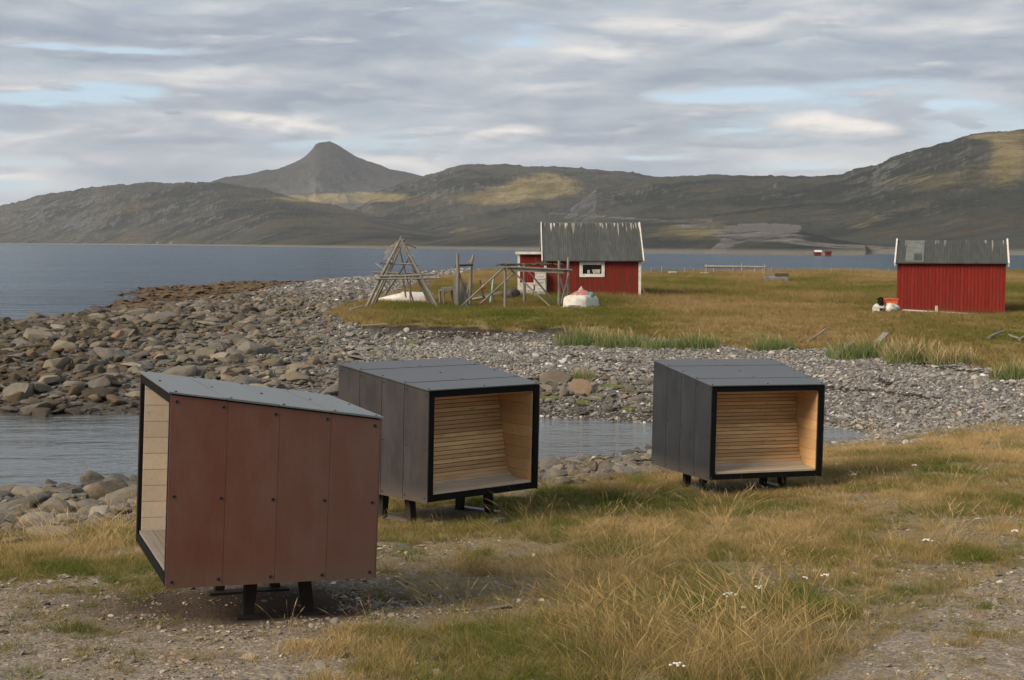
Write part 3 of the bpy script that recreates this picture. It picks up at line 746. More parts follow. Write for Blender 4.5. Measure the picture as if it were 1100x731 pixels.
# rubble bank beyond the channel (left) and the flat slabs by the channel
def left_w(px): return 1 - sstep(330, 470, px)
def d_left(X, Y, Z, px, py): return ((Z > SEA - .12) & (Y > 37) & ((Y < 80) | (Z > -4.42))) * np.clip(left_w(px) + .5 * (Z < -4.35) * (px < 720) * (Y < 48), 0, 1) * (1 - zones(X, Y, Z)[0])
A = stones('shore_rocks', 29000, d_left, 38.5, 100, -260, 720, lambda p, px, py: logn(len(p), .125, .6, .045, .5) * (1 - .35 * sstep(230, 380, px) * (p[:, 1] > 46)), SMALL, 9, pw=.6, tilt=.28, sink=.10, tint=lambda p, px, py: np.clip(.95 * (1 - sstep(60, 330, px)) + 1.1 * (vnoise(p[:, 0] * .25, p[:, 1] * .25, 44) - .5) + rng.normal(0, .2, len(p)), 0, 1))
def d_nears(X, Y, Z, px, py):
    u = X / Y
    return sstep(-.9, 1.2, Y - DN(u)) * (Z > SEA - .18) * (Y < 35) * (1 - .85 * sstep(760, 900, px))
Bz = stones('shore_rocks', 4400, d_nears, 18, 35, -260, 1000, lambda p, px, py: logn(len(p), .12, .5, .04, .36), SMALL, 9, pw=1., tilt=.2, sink=.12)
allr = [np.concatenate([a, b]) for a, b in zip(A, Bz)]
scatter('shore_rocks', allr[0], allr[1], allr[2], allr[3], allr[4], SMALL)
# shingle beach
def d_beach(X, Y, Z, px, py):
    g_, b_, w_ = zones(X, Y, Z)
    return ((Z > SEA - .06) & (Y > 28) & ((Y < 80) | (Z > -4.45))) * b_ * ((Y < DG0(X / Y) - np.where(X < 5, .12 + .3 * vnoise(X * .7, X * 0, 3), 0)) | (Y > DG1(X / Y) - 2)) * np.clip(1.15 - .8 * left_w(px) * (Y < 90), 0, 1) * (.35 + .65 * (px > 330)) * (1 - .5 * (Z < -4.35) * (px < 700))
A = stones('beach_stones', 265000, d_beach, 30, 62, 230, 1400, lambda p, px, py: logn(len(p), .029, .55, .013, .2), COB, 8, pw=.7, tilt=.35, sink=.1)
A2 = stones('beach_stones', 22000, d_beach, 56, 180, 180, 600, lambda p, px, py: logn(len(p), .085, .5, .04, .4), COB, 8, pw=.2, tilt=.3, sink=.1)
A = [np.concatenate([a, b]) for a, b in zip(A, A2)]
scatter('beach_stones', A[0], A[1], A[2], A[3], A[4], COB)

# ------------------------------------------------------------------ shelters
def RM(y, p, r):
    return Matrix.Rotation(R(y), 3, 'Z') @ Matrix.Rotation(R(p), 3, 'X') @ Matrix.Rotation(R(r), 3, 'Y')

def shelter(label, loc, ang, W, D, Hf, Hb, wb, cl, rf, lin, seat, lys, deck='slat_tan'):
    rot = RM(*ang)
    root = empty('wooden_shelter', loc, rot)
    tag(root, label, 'shelter', 'open fronted shelters on stilts')
    hw = lambda y: W / 2 * (1 + (wb - 1) * y / D)
    hh = lambda y: Hf + (Hb - Hf) * y / D
    FT, FS, FB, T = .10, .085, .085, .014
    gap = .0012 if deck == 'slat_grey' else .0042
    # black carcass: the frame seen round the opening is its front edge
    m = MB()
    for sx in (-1, 1):
        a0, a1 = hw(0) - T, hw(D) - T
        p = [(sx * a0, 0, 0), (sx * (a0 - FS), 0, 0), (sx * (a1 - FS), D, 0), (sx * a1, D, 0)]
        q = [(sx * a0, 0, hh(0) - .016), (sx * (a0 - FS), 0, hh(0) - .016), (sx * (a1 - FS), D, hh(D) - .016), (sx * a1, D, hh(D) - .016)]
        m.hexa(p + q if sx < 0 else p[::-1] + q[::-1])
    i0, i1 = hw(0) - T - FS - .001, hw(D) - T - FS - .001
    m.hexa([(-i0, .001, hh(0) - FT), (i0, .001, hh(0) - FT), (i1, D, hh(D) - FT), (-i1, D, hh(D) - FT), (-i0, .001, hh(0) - .018), (i0, .001, hh(0) - .018), (i1, D, hh(D) - .018), (-i1, D, hh(D) - .018)])
    m.hexa([(-i0, .001, .002), (i0, .001, .002), (i1, D, .002), (-i1, D, .002), (-i0, .001, FB), (i0, .001, FB), (i1, D, FB), (-i1, D, FB)])
    m.box((-i1 + .02, D - .03, FB), (i1 - .02, D - .002, hh(D) - FT))
    m.build('frame', M['black'], root)
    # side cladding: four sheets, screws in the sheets
    for sx in (-1, 1):
        m = MB()
        ys = [0, .26 * D, .505 * D, .755 * D, D]
        for k in range(4):
            y0, y1 = ys[k] + (gap if k else 0), ys[k + 1] - (gap if k < 3 else 0)
            p = []
            for z in (0, 1):
                for (y, o) in ((y0, 0), (y0, T - .001), (y1, T - .001), (y1, 0)):
                    p.append((sx * (hw(y) - T + .001 + o), y, (hh(y) - .022) * z - .012 * (1 - z)))
            m.hexa(p if sx > 0 else [p[i] for i in (3, 2, 1, 0, 7, 6, 5, 4)])
        for k in range(5):
            y = [.05, .26 * D - .035, .505 * D - .035, .755 * D - .035, D - .05][k]
            for z in (.045, .47 * hh(y), hh(y) - .075):
                zz = z + random.uniform(-.008, .008)
                x0 = sx * (hw(y) - .001)
                m.tube([(x0, y, zz), (x0 + sx * .005, y, zz)], .0165, 10, 1, smooth=False)
                m.tube([(x0 + sx * .005, y, zz), (x0 + sx * .0075, y, zz)], .008, 8, 2, smooth=False)
        m.build('side_cladding', [cl, M['screw'], M['black']], root)
    # back cladding
    m = MB()
    n = 4
    for k in range(n):
        x0 = -hw(D) + .003 + 2 * hw(D) * k / n; x1 = x0 + 2 * hw(D) / n - .006
        m.hexa([(x0, D + .001, -.01), (x1, D + .001, -.01), (x1, D + .014, -.01), (x0, D + .014, -.01), (x0, D + .001, hh(D) - .024), (x1, D + .001, hh(D) - .024), (x1, D + .014, hh(D) - .024), (x0, D + .014, hh(D) - .024)])
    m.build('back_cladding', cl, root)
    # roof: four sheets laid across
    m = MB()
    ov = .018
    ys = [-.02, .25 * D, .5 * D, .75 * D, D + .03]
    for k in range(4):
        y0, y1 = ys[k] + (.003 if k else 0), ys[k + 1] - (.003 if k < 3 else 0)
        lap = .004 * (k % 2)
        m.hexa([(-hw(y0) - ov, y0, hh(y0) - .008), (hw(y0) + ov, y0, hh(y0) - .008), (hw(y1) + ov, y1, hh(y1) - .008), (-hw(y1) - ov, y1, hh(y1) - .008),
                (-hw(y0) - ov, y0, hh(y0) + .005 + lap), (hw(y0) + ov, y0, hh(y0) + .005 + lap), (hw(y1) + ov, y1, hh(y1) + .005 + lap), (-hw(y1) - ov, y1, hh(y1) + .005 + lap)])
    for y in [.045, .25 * D + .05, .5 * D + .05, .75 * D + .05, D - .03]:
        for fx in (-.96, 0, .96):
            x = fx * hw(y)
            m.tube([(x, y, hh(y) + .004), (x, y, hh(y) + .015)], .013, 8, 1, smooth=False)
    m.build('roof', [rf, M['screw']], root)
    # board linings
    LT = .014
    for sx in (-1, 1):
        m = MB()
        z = FB + .004; k = 0
        while z < max(hh(0), hh(D)) - FT - .02:
            z1 = z + .152
            p = []
            for zz in (0, 1):
                for (y, o) in ((.035, 0), (.035, LT), (D - .05, LT), (D - .05, 0)):
                    top = hh(y) - FT - .004
                    p.append((sx * (hw(y) - T - FS - .002 - o), y, min(z if zz == 0 else z1, top)))
            m.hexa(p if sx < 0 else [p[i] for i in (3, 2, 1, 0, 7, 6, 5, 4)])
            z = z1 + .004
        m.build('side_lining', lin, root)
    m = MB()
    y = .035
    while y < D * .62:
        y1 = min(y + .12, D * .64)
        a, b = hw(y) - T - FS - LT - .006, hw(y1) - T - FS - LT - .006
        m.hexa([(-a, y, hh(y) - FT - .017), (a, y, hh(y) - FT - .017), (b, y1, hh(y1) - FT - .017), (-b, y1, hh(y1) - FT - .017), (-a, y, hh(y) - FT - .003), (a, y, hh(y) - FT - .003), (b, y1, hh(y1) - FT - .003), (-b, y1, hh(y1) - FT - .003)])
        y = y1 + .004
    m.build('ceiling_lining', lin, root)
    # slatted seat: floor, bend and leaning back as one run of slats
    fz = FB + .035
    yb, yt = .60, .80
    ztop = hh(yt) - FT - .03
    pr = [(.018, fz), (.30, fz)]
    for k in range(1, 8):
        a = k / 8 * math.pi / 2
        pr.append((.30 + .27 * math.sin(a), fz + .27 * (1 - math.cos(a))))
    pr += [(yb - .02, fz + .31), (yt, ztop)]
    pr = [Vector((0, a, b)) for a, b in pr]
    cum = [0]
    for a, b in zip(pr, pr[1:]): cum.append(cum[-1] + (b - a).length)
    def onp(s):
        for i in range(len(pr) - 1):
            if s <= cum[i + 1]: return pr[i].lerp(pr[i + 1], (s - cum[i]) / (cum[i + 1] - cum[i]))
        return pr[-1]
    fl, bk = MB(), MB()
    s = 0; pitch = .058
    while s + pitch < cum[-1]:
        wd = pitch - (.0045 if s < .5 else .0075)
        a, b = onp(s), onp(s + wd)
        d = (b - a).normalized(); nrm = Vector((0, -d.z, d.y))
        jit = random.uniform(-.0025, .0025)
        a = a + nrm * jit; b = b + nrm * jit
        p = []
        for o in (-.03, 0):
            for (q, e) in ((a, -1), (a, 1), (b, 1), (b, -1)):
                x = e * (hw(q.y) - T - FS - LT - .008)
                v = q + nrm * o
                p.append((x, v.y, v.z))
        tgt = fl if s < .42 else bk
        tgt.hexa(p)
        if int(s / pitch) % 9 == 4 and s > .42:
            for e in (-.55, .25):
                c = (a + b) / 2 + nrm * .0005
                tgt.tube([(e, c.y, c.z), (e, c.y + nrm.y * .004, c.z + nrm.z * .004)], .008, 8, 1, smooth=False)
        s += pitch
    fl.build('floor_deck', [M[deck], M['black']], root)
    bk.build('seat_back', [M[seat], M['black']], root)
    # bearers, legs, footings
    for lx in (-.78, .62):
        m = MB(); m.box((lx - .05, lys[0] - .25, -.062), (lx + .05, lys[1] + .3, -.013)); m.build('bearer', M['legwood'], root)
    inv = rot.inverted()
    for lx in (-.78, .62):
        foot = []
        for ly in lys:
            top = Vector((lx, ly, -.058))
            wpt = rot @ top + Vector(loc)
            gz = float(H(wpt.x, wpt.y))
            sp = .05 * (1 if ly > sum(lys) / 2 else -1)
            bw = Vector((wpt.x, wpt.y, gz - .12)); b = inv @ (bw - Vector(loc)); b.y += sp
            g_ = inv @ (Vector((wpt.x, wpt.y, gz + .02)) - Vector(loc)); g_.y += sp
            foot.append(g_)
            lm = MB()
            w0, w1 = .052, .045
            lm.hexa([(b.x - w1, b.y - w1, b.z), (b.x + w1, b.y - w1, b.z), (b.x + w1, b.y + w1, b.z), (b.x - w1, b.y + w1, b.z),
                     (top.x - w0, top.y - w0, top.z), (top.x + w0, top.y - w0, top.z), (top.x + w0, top.y + w0, top.z), (top.x - w0, top.y + w0, top.z)])
            lm.build('leg', M['legwood'], root)
        fm = MB()
        a, b = foot
        fm.bar(a + Vector((.075, -.10, .0)), b + Vector((.075, .10, .0)), .12, .022)
        fm.build('foot_plate', M['steel'] if deck == 'slat_tan' else M['legwood'], root)
    c = rot @ Vector((0, D / 2, 0)) + Vector(loc)
    FOOT.append((c.x, c.y, W / 2 * .9, D / 2 * .85, R(ang[0])))
    return root

shelter('nearest open wooden shelter with reddish brown panels, its pale board lining facing the channel', (-3.29, 12.5, -2.9), (-68, -2.6, .1), 2.0, 1.84, 1.65, 1.43, .95, M['panel_red'], M['roof_grey'], M['pine_pale'], 'slat', (.80, 1.28), 'slat_grey')
shelter('dark grey shelter with open wooden interior, partly behind the red-brown shelter', (-.37, 18.54, -3.39), (43.2, .2, 1.4), 2.0, 1.81, 1.46, 1.68, 1.10, M['panel_dark'], M['roof_dark'], M['pine'], 'slat', (.62, 1.18))
shelter('farthest dark grey shelter, alone by the end of the channel with a slatted wooden interior', (3.94, 21.42, -3.65), (19.6, 0, 1.2), 1.99, 1.81, 1.45, 1.69, 1.11, M['panel_dark2'], M['roof_dark'], M['pine'], 'slat', (.6, 1.15))

# ------------------------------------------------------------------ boulders, each one a thing
GRP = 'boulders and loose rocks on the shore'
def boulder(px, py, wpx, label, group=None, kind=None, flat=1., tilt=.15, name='boulder', mesh=None, mt=None, deep=.9, lift=.12, p=None, rz=None):
    p = at(px, py) if p is None else p
    s = wpx / F * p.y / 2
    me = mesh or random.choice(BIG)
    o = link(name, me)
    o.location = (p.x, p.y, p.z + s * lift * flat)
    o.scale = (s, s * deep, s * flat * (1.3 if lift > .2 else 1.))
    o.rotation_euler = (random.gauss(0, tilt), random.gauss(0, tilt), random.uniform(-.5, .5) if rz is None else rz)
    tag(o, label, 'boulder' if wpx > 18 else 'rock', group or GRP)
    return o

z1 = lambda x, y: (x / 5.5, 340 + y / 5.5)
for (x, y, w, lb, fl) in [
    (325, 318, 195, 'long grey boulder tilted on the rock bank, above the ochre-faced boulder', .8),
    (500, 345, 185, 'broad pale grey boulder in the middle of the rock bank', .8),
    (810, 315, 205, 'wide flat brown-grey boulder just above the roof edge of the red-brown shelter', .55),
    (285, 408, 155, 'blocky boulder with an ochre face low on the rock bank', 1.05),
    (425, 440, 165, 'square-cut brown boulder between two others low on the rock bank', .95),
    (600, 432, 195, 'large angular tan boulder low on the bank beside the red-brown shelter', .9),
    (295, 150, 95, 'tan rounded boulder among the grey rocks high on the bank', .8),
    (120, 60, 115, 'dark boulder on the crest of the rock bank beside the sea', .8),
    (45, 82, 95, 'dark low boulder on the crest at the left end of the rock bank', .7),
    (260, 100, 160, 'long flat slab near the crest of the rock bank', .4),
    (740, 110, 110, 'pale rounded boulder on the upper bank', .7),
    (265, 478, 62, 'small round grey boulder below the ochre-faced boulder', .9),
    (435, 490, 75, 'small flat grey rock above the waterline of the channel', .7),
    (668, 490, 45, 'small orange rock by the water below the tan boulder', .8),
    (430, 562, 58, 'brownish rock at the waterline of the channel', .8),
    (60, 562, 150, 'long dark slab at the waterline of the channel', .45),
]:
    boulder(*z1(x, y), w / 5.5, lb, flat=fl, lift=.38)
z2 = lambda x, y: (x / 5.5, 500 + y / 5.5)
for (x, y, w, lb, fl, me) in [
    (640, 205, 250, 'big grey boulder with a white lichen streak at the near waterline', 1.15, ROUND[0]),
    (400, 215, 195, 'long smooth grey rock beside the lichen streaked boulder', .55, ROUND[1]),
    (200, 235, 175, 'flat brown slab at the near waterline', .45, BIG[2]),
    (120, 280, 145, 'rounded grey boulder below the flat brown slab', .8, ROUND[2]),
    (215, 340, 215, 'wide smooth grey rock in the near shore rocks', .55, ROUND[3]),
    (240, 368, 190, 'pale grey slab above the orange-brown slab', .45, ROUND[1]),
    (300, 415, 350, 'long orange-brown rock slab beside the grass', .38, ROUND[0]),
    (390, 345, 170, 'grey layered rock next to the grass edge', .6, BIG[4]),
    (40, 375, 110, 'dark grey boulder at the left among the near shore rocks', .8, ROUND[2]),
    (560, 262, 215, 'flat pinkish rock below the lichen streaked boulder', .5, ROUND[3]),
    (720, 285, 160, 'pale pinkish rock against the red-brown shelter', .6, ROUND[1]),
    (20, 265, 70, 'small grey boulder at the near waterline', .8, ROUND[0]),
    (380, 172, 150, 'ochre rock at the water edge behind the long smooth rock', .4, BIG[1]),
    (90, 455, 190, 'pale flat rock half hidden by the grass tufts', .4, ROUND[1]),
    (620, 345, 190, 'grey rock in the grass edge beside the red-brown shelter', .5, BIG[5]),
    (720, 350, 150, 'grey rock low in the grass beside the shelter opening', .5, BIG[6]),
]:
    boulder(*z2(x, y), w / 5.5, lb, flat=fl, mesh=me, lift=.42)
for (px, py, w, lb, fl) in [
    (533, 562, 30, 'grey layered rock lying in front of the middle shelter', .95),
    (433, 588, 29, 'flat brownish stone in the gravel in front of the middle shelter', .45),
    (462, 584, 17, 'smooth bluish grey stone in the gravel in front of the middle shelter', .7),
    (406, 592, 9, 'small pale stone beside the corner of the red-brown shelter', .9),
    (617, 550, 13, 'small dark grey stone in the grass between the two dark shelters', .9),
    (534, 653, 36, 'flat grey stone embedded in the grassy gravel', .3),
    (467, 611, 10, 'small grey stone on the gravel', .8),
    (388, 664, 16, 'pointed pale stone beside the red-brown shelter', .9),
    (375, 377, 22, 'dark brown slab leaning on another slab behind the middle shelter', .5),
    (388, 376, 26, 'dark brown slab lying tilted behind the middle shelter', .5),
    (385, 386, 40, 'long grey slab on the beach behind the middle shelter', .35),
    (453, 385, 16, 'white rock on the beach behind the middle shelter', .7),
    (556, 411, 40, 'rounded boulder behind the roof of the middle shelter', .8),
    (672, 393, 8, 'pale rock on the shingle left of the far shelter', .8),
    (646, 402, 11, 'cream rock next to the small green tuft on the shingle', .8),
    (674, 498, 22, 'yellowish round boulder on the near side of the channel', .8),
    (660, 505, 30, 'grey boulder beside the yellowish round boulder', .6),
    (610, 518, 40, 'pale flat slab on the near side of the channel', .35),
    (650, 493, 26, 'pale flat rock at the near edge of the channel', .5),
    (660, 525, 22, 'pale angular rock in the pebbles left of the far shelter', .6),
    (851, 293.5, 13, 'tan mound-like rock on the grass beside the log crib', .9),
]:
    boulder(px, py, w, lb, flat=fl)
# the rest of the rocks one can count, largest first
def many(n, d0, d1, px0, px1, size, dens, label, grp, meshes, flat):
    p, px, py = spots(n * 40, dens, d0, d1, px0, px1, .6)
    s = np.sort(size(n))[::-1]
    got = []
    for q, x, y in zip(p, px, py):
        if len(got) >= n: break
        r = s[len(got)]
        if all((q[0] - g_[0]) ** 2 + (q[1] - g_[1]) ** 2 > (.75 * (r + g_[2])) ** 2 for g_ in got):
            got.append((q[0], q[1], r))
            boulder(0, 0, 2 * r * F / q[1], label, grp, flat=flat * random.uniform(.75, 1.3), tilt=.2, mesh=random.choice(meshes), p=Vector(q.tolist()), rz=random.uniform(-1.4, 1.4))
many(150, 39.5, 90, -20, 370, lambda n: np.clip(.40 * np.exp(rng.normal(0, .36, n)), .26, 1.0), lambda X, Y, Z, px, py: ((Z > SEA - .05) & (px < 260 + (60 - Y) * 2)) * 1., 'grey brown angular boulder packed into the rock bank between the channel and the sea', 'boulders of the rock bank beyond the channel', BIG, .85)
many(40, 39, 44, 380, 700, lambda n: np.clip(.27 * np.exp(rng.normal(0, .3, n)), .16, .5), lambda X, Y, Z, px, py: ((Z > SEA - .05) & (Z < -4.5)) * 1., 'flat grey slab along the far waterline of the channel', 'slabs along the far side of the channel', BIG, .6)
many(26, 20, 27, -30, 150, lambda n: np.clip(.26 * np.exp(rng.normal(0, .35, n)), .15, .5), lambda X, Y, Z, px, py: ((Z > SEA - .02) & (Y > DN(X / Y) + .3)) * 1., 'smooth grey rock on the near shore left of the red-brown shelter', 'smooth rocks on the near shore', ROUND, .8)
many(30, 23, 31.5, 540, 730, lambda n: np.clip(.2 * np.exp(rng.normal(0, .4, n)), .1, .45), lambda X, Y, Z, px, py: ((Z > SEA - .02) & (Y > DN(X / Y) + .3)) * 1., 'flat weathered rock on the near side of the channel between the dark shelters', 'flat rocks between the dark shelters and the channel', BIG + ROUND, .5)

# ------------------------------------------------------------------ loose gravel of the near ground
def d_grav(X, Y, Z, px, py): return (clear(X, Y) + .12 * (Y < 16)) * (Y < DN(X / np.maximum(Y, 12)) + 1) * np.clip(1.12 - .8 * cover(px, py), .12, 1) * (.12 + .88 * sstep(.38, .68, vnoise(X * 1.3, Y * 1.3, 77) * .6 + vnoise(X * 4.1, Y * 4.1, 78) * .4))
A = stones('gravel', 230000, d_grav, 9.3, 25, -260, 1360, lambda p, px, py: logn(len(p), .0105, .62, .004, .075), GRV, 7, pw=.1, zfac=(.45, .9), tilt=.3, sink=.16)
scatter('gravel', A[0], A[1], A[2], A[3], A[4], GRV)

# ------------------------------------------------------------------ grass
def tuft(name, n, h, wid, spread, lean, m, curl=.5, head=0., seed=0, seg=4, windx=0.):
    r = np.random.default_rng(seed)
    V = []; Fc = []; B = []
    for k in range(n):
        a = r.uniform(0, 6.283); rr = spread * math.sqrt(r.uniform(0, 1))
        x0, y0 = rr * math.cos(a), rr * math.sin(a)
        L = h * r.uniform(.55, 1.1)
        la = r.normal(0, lean); lb = r.normal(0, lean * .8)
        dx = la + windx * r.uniform(.5, 1.3) + .5 * x0 / max(spread, .01) * lean; dy = lb + .5 * y0 / max(spread, .01) * lean
        t = r.uniform(0, 6.283); sx, sy = math.cos(t), math.sin(t)
        b = r.uniform(0, 1); w = wid * r.uniform(.7, 1.3)
        i0 = len(V)
        for s in range(seg + 1):
            q = s / seg
            bend = q + curl * q * q
            z = L * q * (1 - .25 * curl * q * min(1, abs(dx) + abs(dy)))
            cx, cy = x0 + dx * L * bend, y0 + dy * L * bend
            ww = w * (1 - .85 * q ** 1.5)
            if head and s >= seg - 1: ww = w * (2.4 if s == seg - 1 else .6)
            V += [(cx - sx * ww / 2, cy - sy * ww / 2, z), (cx + sx * ww / 2, cy + sy * ww / 2, z)]; B += [b, b]
        for s in range(seg): Fc.append((i0 + 2 * s, i0 + 2 * s + 1, i0 + 2 * s + 3, i0 + 2 * s + 2))
    return raw_mesh(name, np.array(V), np.array(Fc), m, {'bl': ('FLOAT', np.array(B))}, True, lk=False)

T_SHORT = [tuft('tuft', 40, .10, .0040, .09, .5, M['blade'], .6, seed=k) for k in range(5)]
T_MID = [tuft('tuft', 34, .21, .0042, .09, .36, M['blade'], .7, seed=20 + k, windx=-.12) for k in range(4)]
T_TALL = [tuft('tuft', 20, .56, .0034, .14, .26, M['blade'], .9, head=1, seed=40 + k, seg=7, windx=-.38) for k in range(6)]
T_STALK = [tuft('tuft', 5, .34, .0030, .12, .22, M['blade'], .8, head=1, seed=60 + k, seg=7, windx=-.2) for k in range(4)]
KN = kit('near grass', T_SHORT + T_MID + T_TALL + T_STALK)

def gpatch(X, Y): return vnoise(X * .8, Y * .8, 21) * .6 + vnoise(X * 2.3, Y * 2.3, 22) * .4
parts = []
def grow(n, dens, d0, d1, px0, px1, k0, k1, sc, tint, pw=.4):
    p, px, py = spots(n, lambda X, Y, Z, a, b: dens(X, Y, Z, a, b) * clear(X, Y), d0, d1, px0, px1, pw)
    k = len(p)
    s = sc(p, k); s3 = np.stack([s, s, s * rng.uniform(.8, 1.2, k)], -1)
    p[:, 2] -= .01
    rot = np.stack([np.zeros(k), np.zeros(k), rng.normal(0, .55, k) + (rng.uniform(0, 1, k) < .2) * 3.1 if k0 >= 9 else rng.uniform(0, 6.28, k)], -1)
    return [p, rot, s3, rng.integers(k0, k1, k), np.clip(tint(p, px, py, k), 0, 1)]
nb = lambda X, Y: (Y < DN(X / np.maximum(Y, 12)) + .7)
def d1_(X, Y, Z, px, py):
    c = cover(px, py)
    return nb(X, Y) * np.clip(sstep(.27, .72, c * .70 + (gpatch(X, Y) - .46) * 1.9), 0, 1)
def d2_(X, Y, Z, px, py):
    c = cover(px, py)
    return nb(X, Y) * np.clip(sstep(.55, 1.05, c * .8 + (gpatch(X + 9, Y) - .45) * 1.1) * (.3 + .7 * sstep(600, 680, py) * (px > 560)) * (1 - .7 * (px < 640) * (py > 570) * (px > 330)), 0, 1)
def gz(px, py, cx, cy, rx, ry): return np.exp(-(((px - cx) / rx) ** 2 + ((py - cy) / ry) ** 2))
def d3_(X, Y, Z, px, py):
    c = 1.0 * gz(px, py, 800, 712, 125, 52) + .9 * gz(px, py, 660, 740, 110, 60) + .08 * gz(px, py, 480, 740, 90, 40) + .10 * gz(px, py, 880, 610, 60, 22) + .4 * gz(px, py, 60, 596, 90, 16) + .05 * (px > 560) * (py < 600) + .05 * gz(px, py, 690, 640, 100, 40)
    tr = (px - 870) / 230 * (-125) + 731
    return nb(X, Y) * np.clip(c, 0, 1) * (1 - sstep(-30, 10, py - tr)) * sstep(.25, .55, gpatch(X + 3, Y - 5) + .1)
def d4_(X, Y, Z, px, py):
    tr = (px - 870) / 230 * (-125) + 731
    c = .16 + .55 * sstep(500, 640, px) + .5 * gz(px, py, 60, 596, 110, 18) + .4 * gz(px, py, 440, 560, 60, 20)
    return nb(X, Y) * c * (1 - .9 * sstep(-20, 20, py - tr)) * (1 - .9 * gz(px, py, 290, 650, 120, 22))
def green(px, py): return .35 * sstep(.62, .72, vnoise(px * .035, py * .11, 55)) + .32 * gz(px, py, 500, 558, 90, 14) + .4 * gz(px, py, 790, 660, 90, 40) + .28 * gz(px, py, 640, 535, 90, 10) + .4 * gz(px, py, 60, 605, 120, 14) + .25 * gz(px, py, 680, 545, 40, 10) + .3 * gz(px, py, 990, 500, 120, 25) + .25 * gz(px, py, 840, 705, 40, 25)
def tintf(base, sd): return lambda p, px, py, k: base + (vnoise(p[:, 0] * .55, p[:, 1] * .55, 5) - .5) * .75 + rng.normal(0, sd, k) - green(px, py) * .8
parts.append(grow(69000, d1_, 9.3, 36, -260, 1360, 0, 5, lambda p, k: rng.uniform(.55, 1.25, k), tintf(.55, .14)))
parts.append(grow(9300, d2_, 9.3, 36, -260, 1360, 5, 9, lambda p, k: rng.uniform(.55, 1.15, k), tintf(.56, .15)))
def d5_(X, Y, Z, px, py): return nb(X, Y) * (.10 + .22 * sstep(.5, .7, vnoise(X * 1.7, Y * 1.7, 91))) * (1 - .8 * gz(px, py, 270, 650, 110, 18))
parts.append(grow(45000, d5_, 9.3, 30, -260, 1360, 0, 5, lambda p, k: rng.uniform(.35, .9, k), tintf(.6, .2)))
parts.append(grow(3450, d5_, 9.3, 30, -260, 1360, 15, 19, lambda p, k: rng.uniform(.4, .9, k), tintf(.85, .1)))
parts.append(grow(8600, d3_, 9.3, 32, -260, 1360, 9, 15, lambda p, k: rng.uniform(.6, 1.1, k), tintf(.86, .08), pw=.2))
parts.append(grow(4800, d4_, 9.3, 34, -260, 1360, 15, 19, lambda p, k: rng.uniform(.5, 1.1, k), tintf(.85, .1), pw=.3))
parts = [np.concatenate(a) for a in zip(*parts)]
scatter('grass', *parts, KN)

# turf of the point with the cabins
T_FAR = [tuft('tuft', 44, .30, .016, .30, .35, M['blade_far'], .6, seed=80 + k, seg=3, windx=-.1) for k in range(6)]
KF = kit('far grass', T_FAR)
def dfar(X, Y, Z, px, py): return (zones(X, Y, Z)[0] > .55) * ((Y > DG0(X / Y) - .05 + .25 * vnoise(X * 1.3, X * 0)) | (X > 5)) * clear(X, Y) * np.clip(.35 + 1.0 * vnoise(X * .5, Y * .3, 31), 0, 1)
p, px, py = spots(65000, dfar, 41, 150, 340, 1400, .5)
k = len(p)
tone = vnoise(p[:, 0] * .09, p[:, 1] * .045, 33) * .7 + vnoise(p[:, 0] * .4, p[:, 1] * .25, 34) * .45
hgt = .55 + .8 * vnoise(p[:, 0] * .15, p[:, 1] * .1, 35)
hgt *= .60 + .75 * sstep(60, 90, p[:, 1])
gband = np.exp(-((py - 336) / 9) ** 2) * .20 + np.exp(-((py - 313) / 4) ** 2) * .16 * (px > 700)
s3 = np.stack([rng.uniform(.7, 1.3, k), rng.uniform(.7, 1.3, k), hgt * rng.uniform(.7, 1.25, k)], -1)
scatter('turf_grass', p - np.array([0, 0, .02]), np.stack([np.zeros(k), np.zeros(k), rng.uniform(-.9, .9, k)], -1), s3, rng.integers(0, 6, k), np.clip(tone + rng.normal(0, .12, k) - gband + .12 * sstep(90, 120, p[:, 1]) + .35 * (vnoise(p[:, 0] * .22, p[:, 1] * .12, 37) - .5), 0, 1), KF)

# clumps of lyme grass along the top of the shingle: each a plant
def lyme(px, py, wpx, hpx, label, n=9, dry=.25, sd=0):
    p = at(px, py); W_ = wpx / F * p.y; h = hpx / F * p.y
    r = np.random.default_rng(900 + sd)
    V = []; Fc = []; B = []
    nn = int(n)
    for k in range(nn):
        q = r.uniform(-.5, .5); x0 = q * W_; y0 = r.uniform(-.5, .5) * min(W_ * .5, 1.2)
        z0 = float(H(p.x + x0, p.y + y0)) - p.z
        seedh = r.uniform() < dry
        L = h * .82 * r.uniform(.6, 1.1) * (1.25 if seedh else 1.0) * (1 - 1.2 * q * q)
        dx, dy = r.normal(-.12, .25), r.normal(0, .2)
        t = r.uniform(0, 3.14); w = r.uniform(.016, .03) * (1 if h > .5 else .7)
        i0 = len(V); b = r.uniform(.78, 1.) if seedh else r.uniform(0, .6)
        for s in range(5):
            u_ = s / 4
            cx, cy, z = x0 + dx * L * (u_ + .6 * u_ * u_), y0 + dy * L * (u_ + .6 * u_ * u_), z0 - .03 + L * u_
            ww = w * (1 - .9 * u_) if not seedh else w * (.4 if s < 3 else .9 if s == 3 else .3)
            V += [(cx - math.cos(t) * ww / 2, cy - math.sin(t) * ww / 2, z), (cx + math.cos(t) * ww / 2, cy + math.sin(t) * ww / 2, z)]; B += [b, b]
        for s in range(4): Fc.append((i0 + 2 * s, i0 + 2 * s + 1, i0 + 2 * s + 3, i0 + 2 * s + 2))
    o = raw_mesh('lyme_grass', np.array(V), np.array(Fc), M['lyme_geo'], {'bl': ('FLOAT', np.array(B))}, True)
    o.location = p
    tag(o, label, 'grass clump', 'clumps of blue green grass along the beach top')
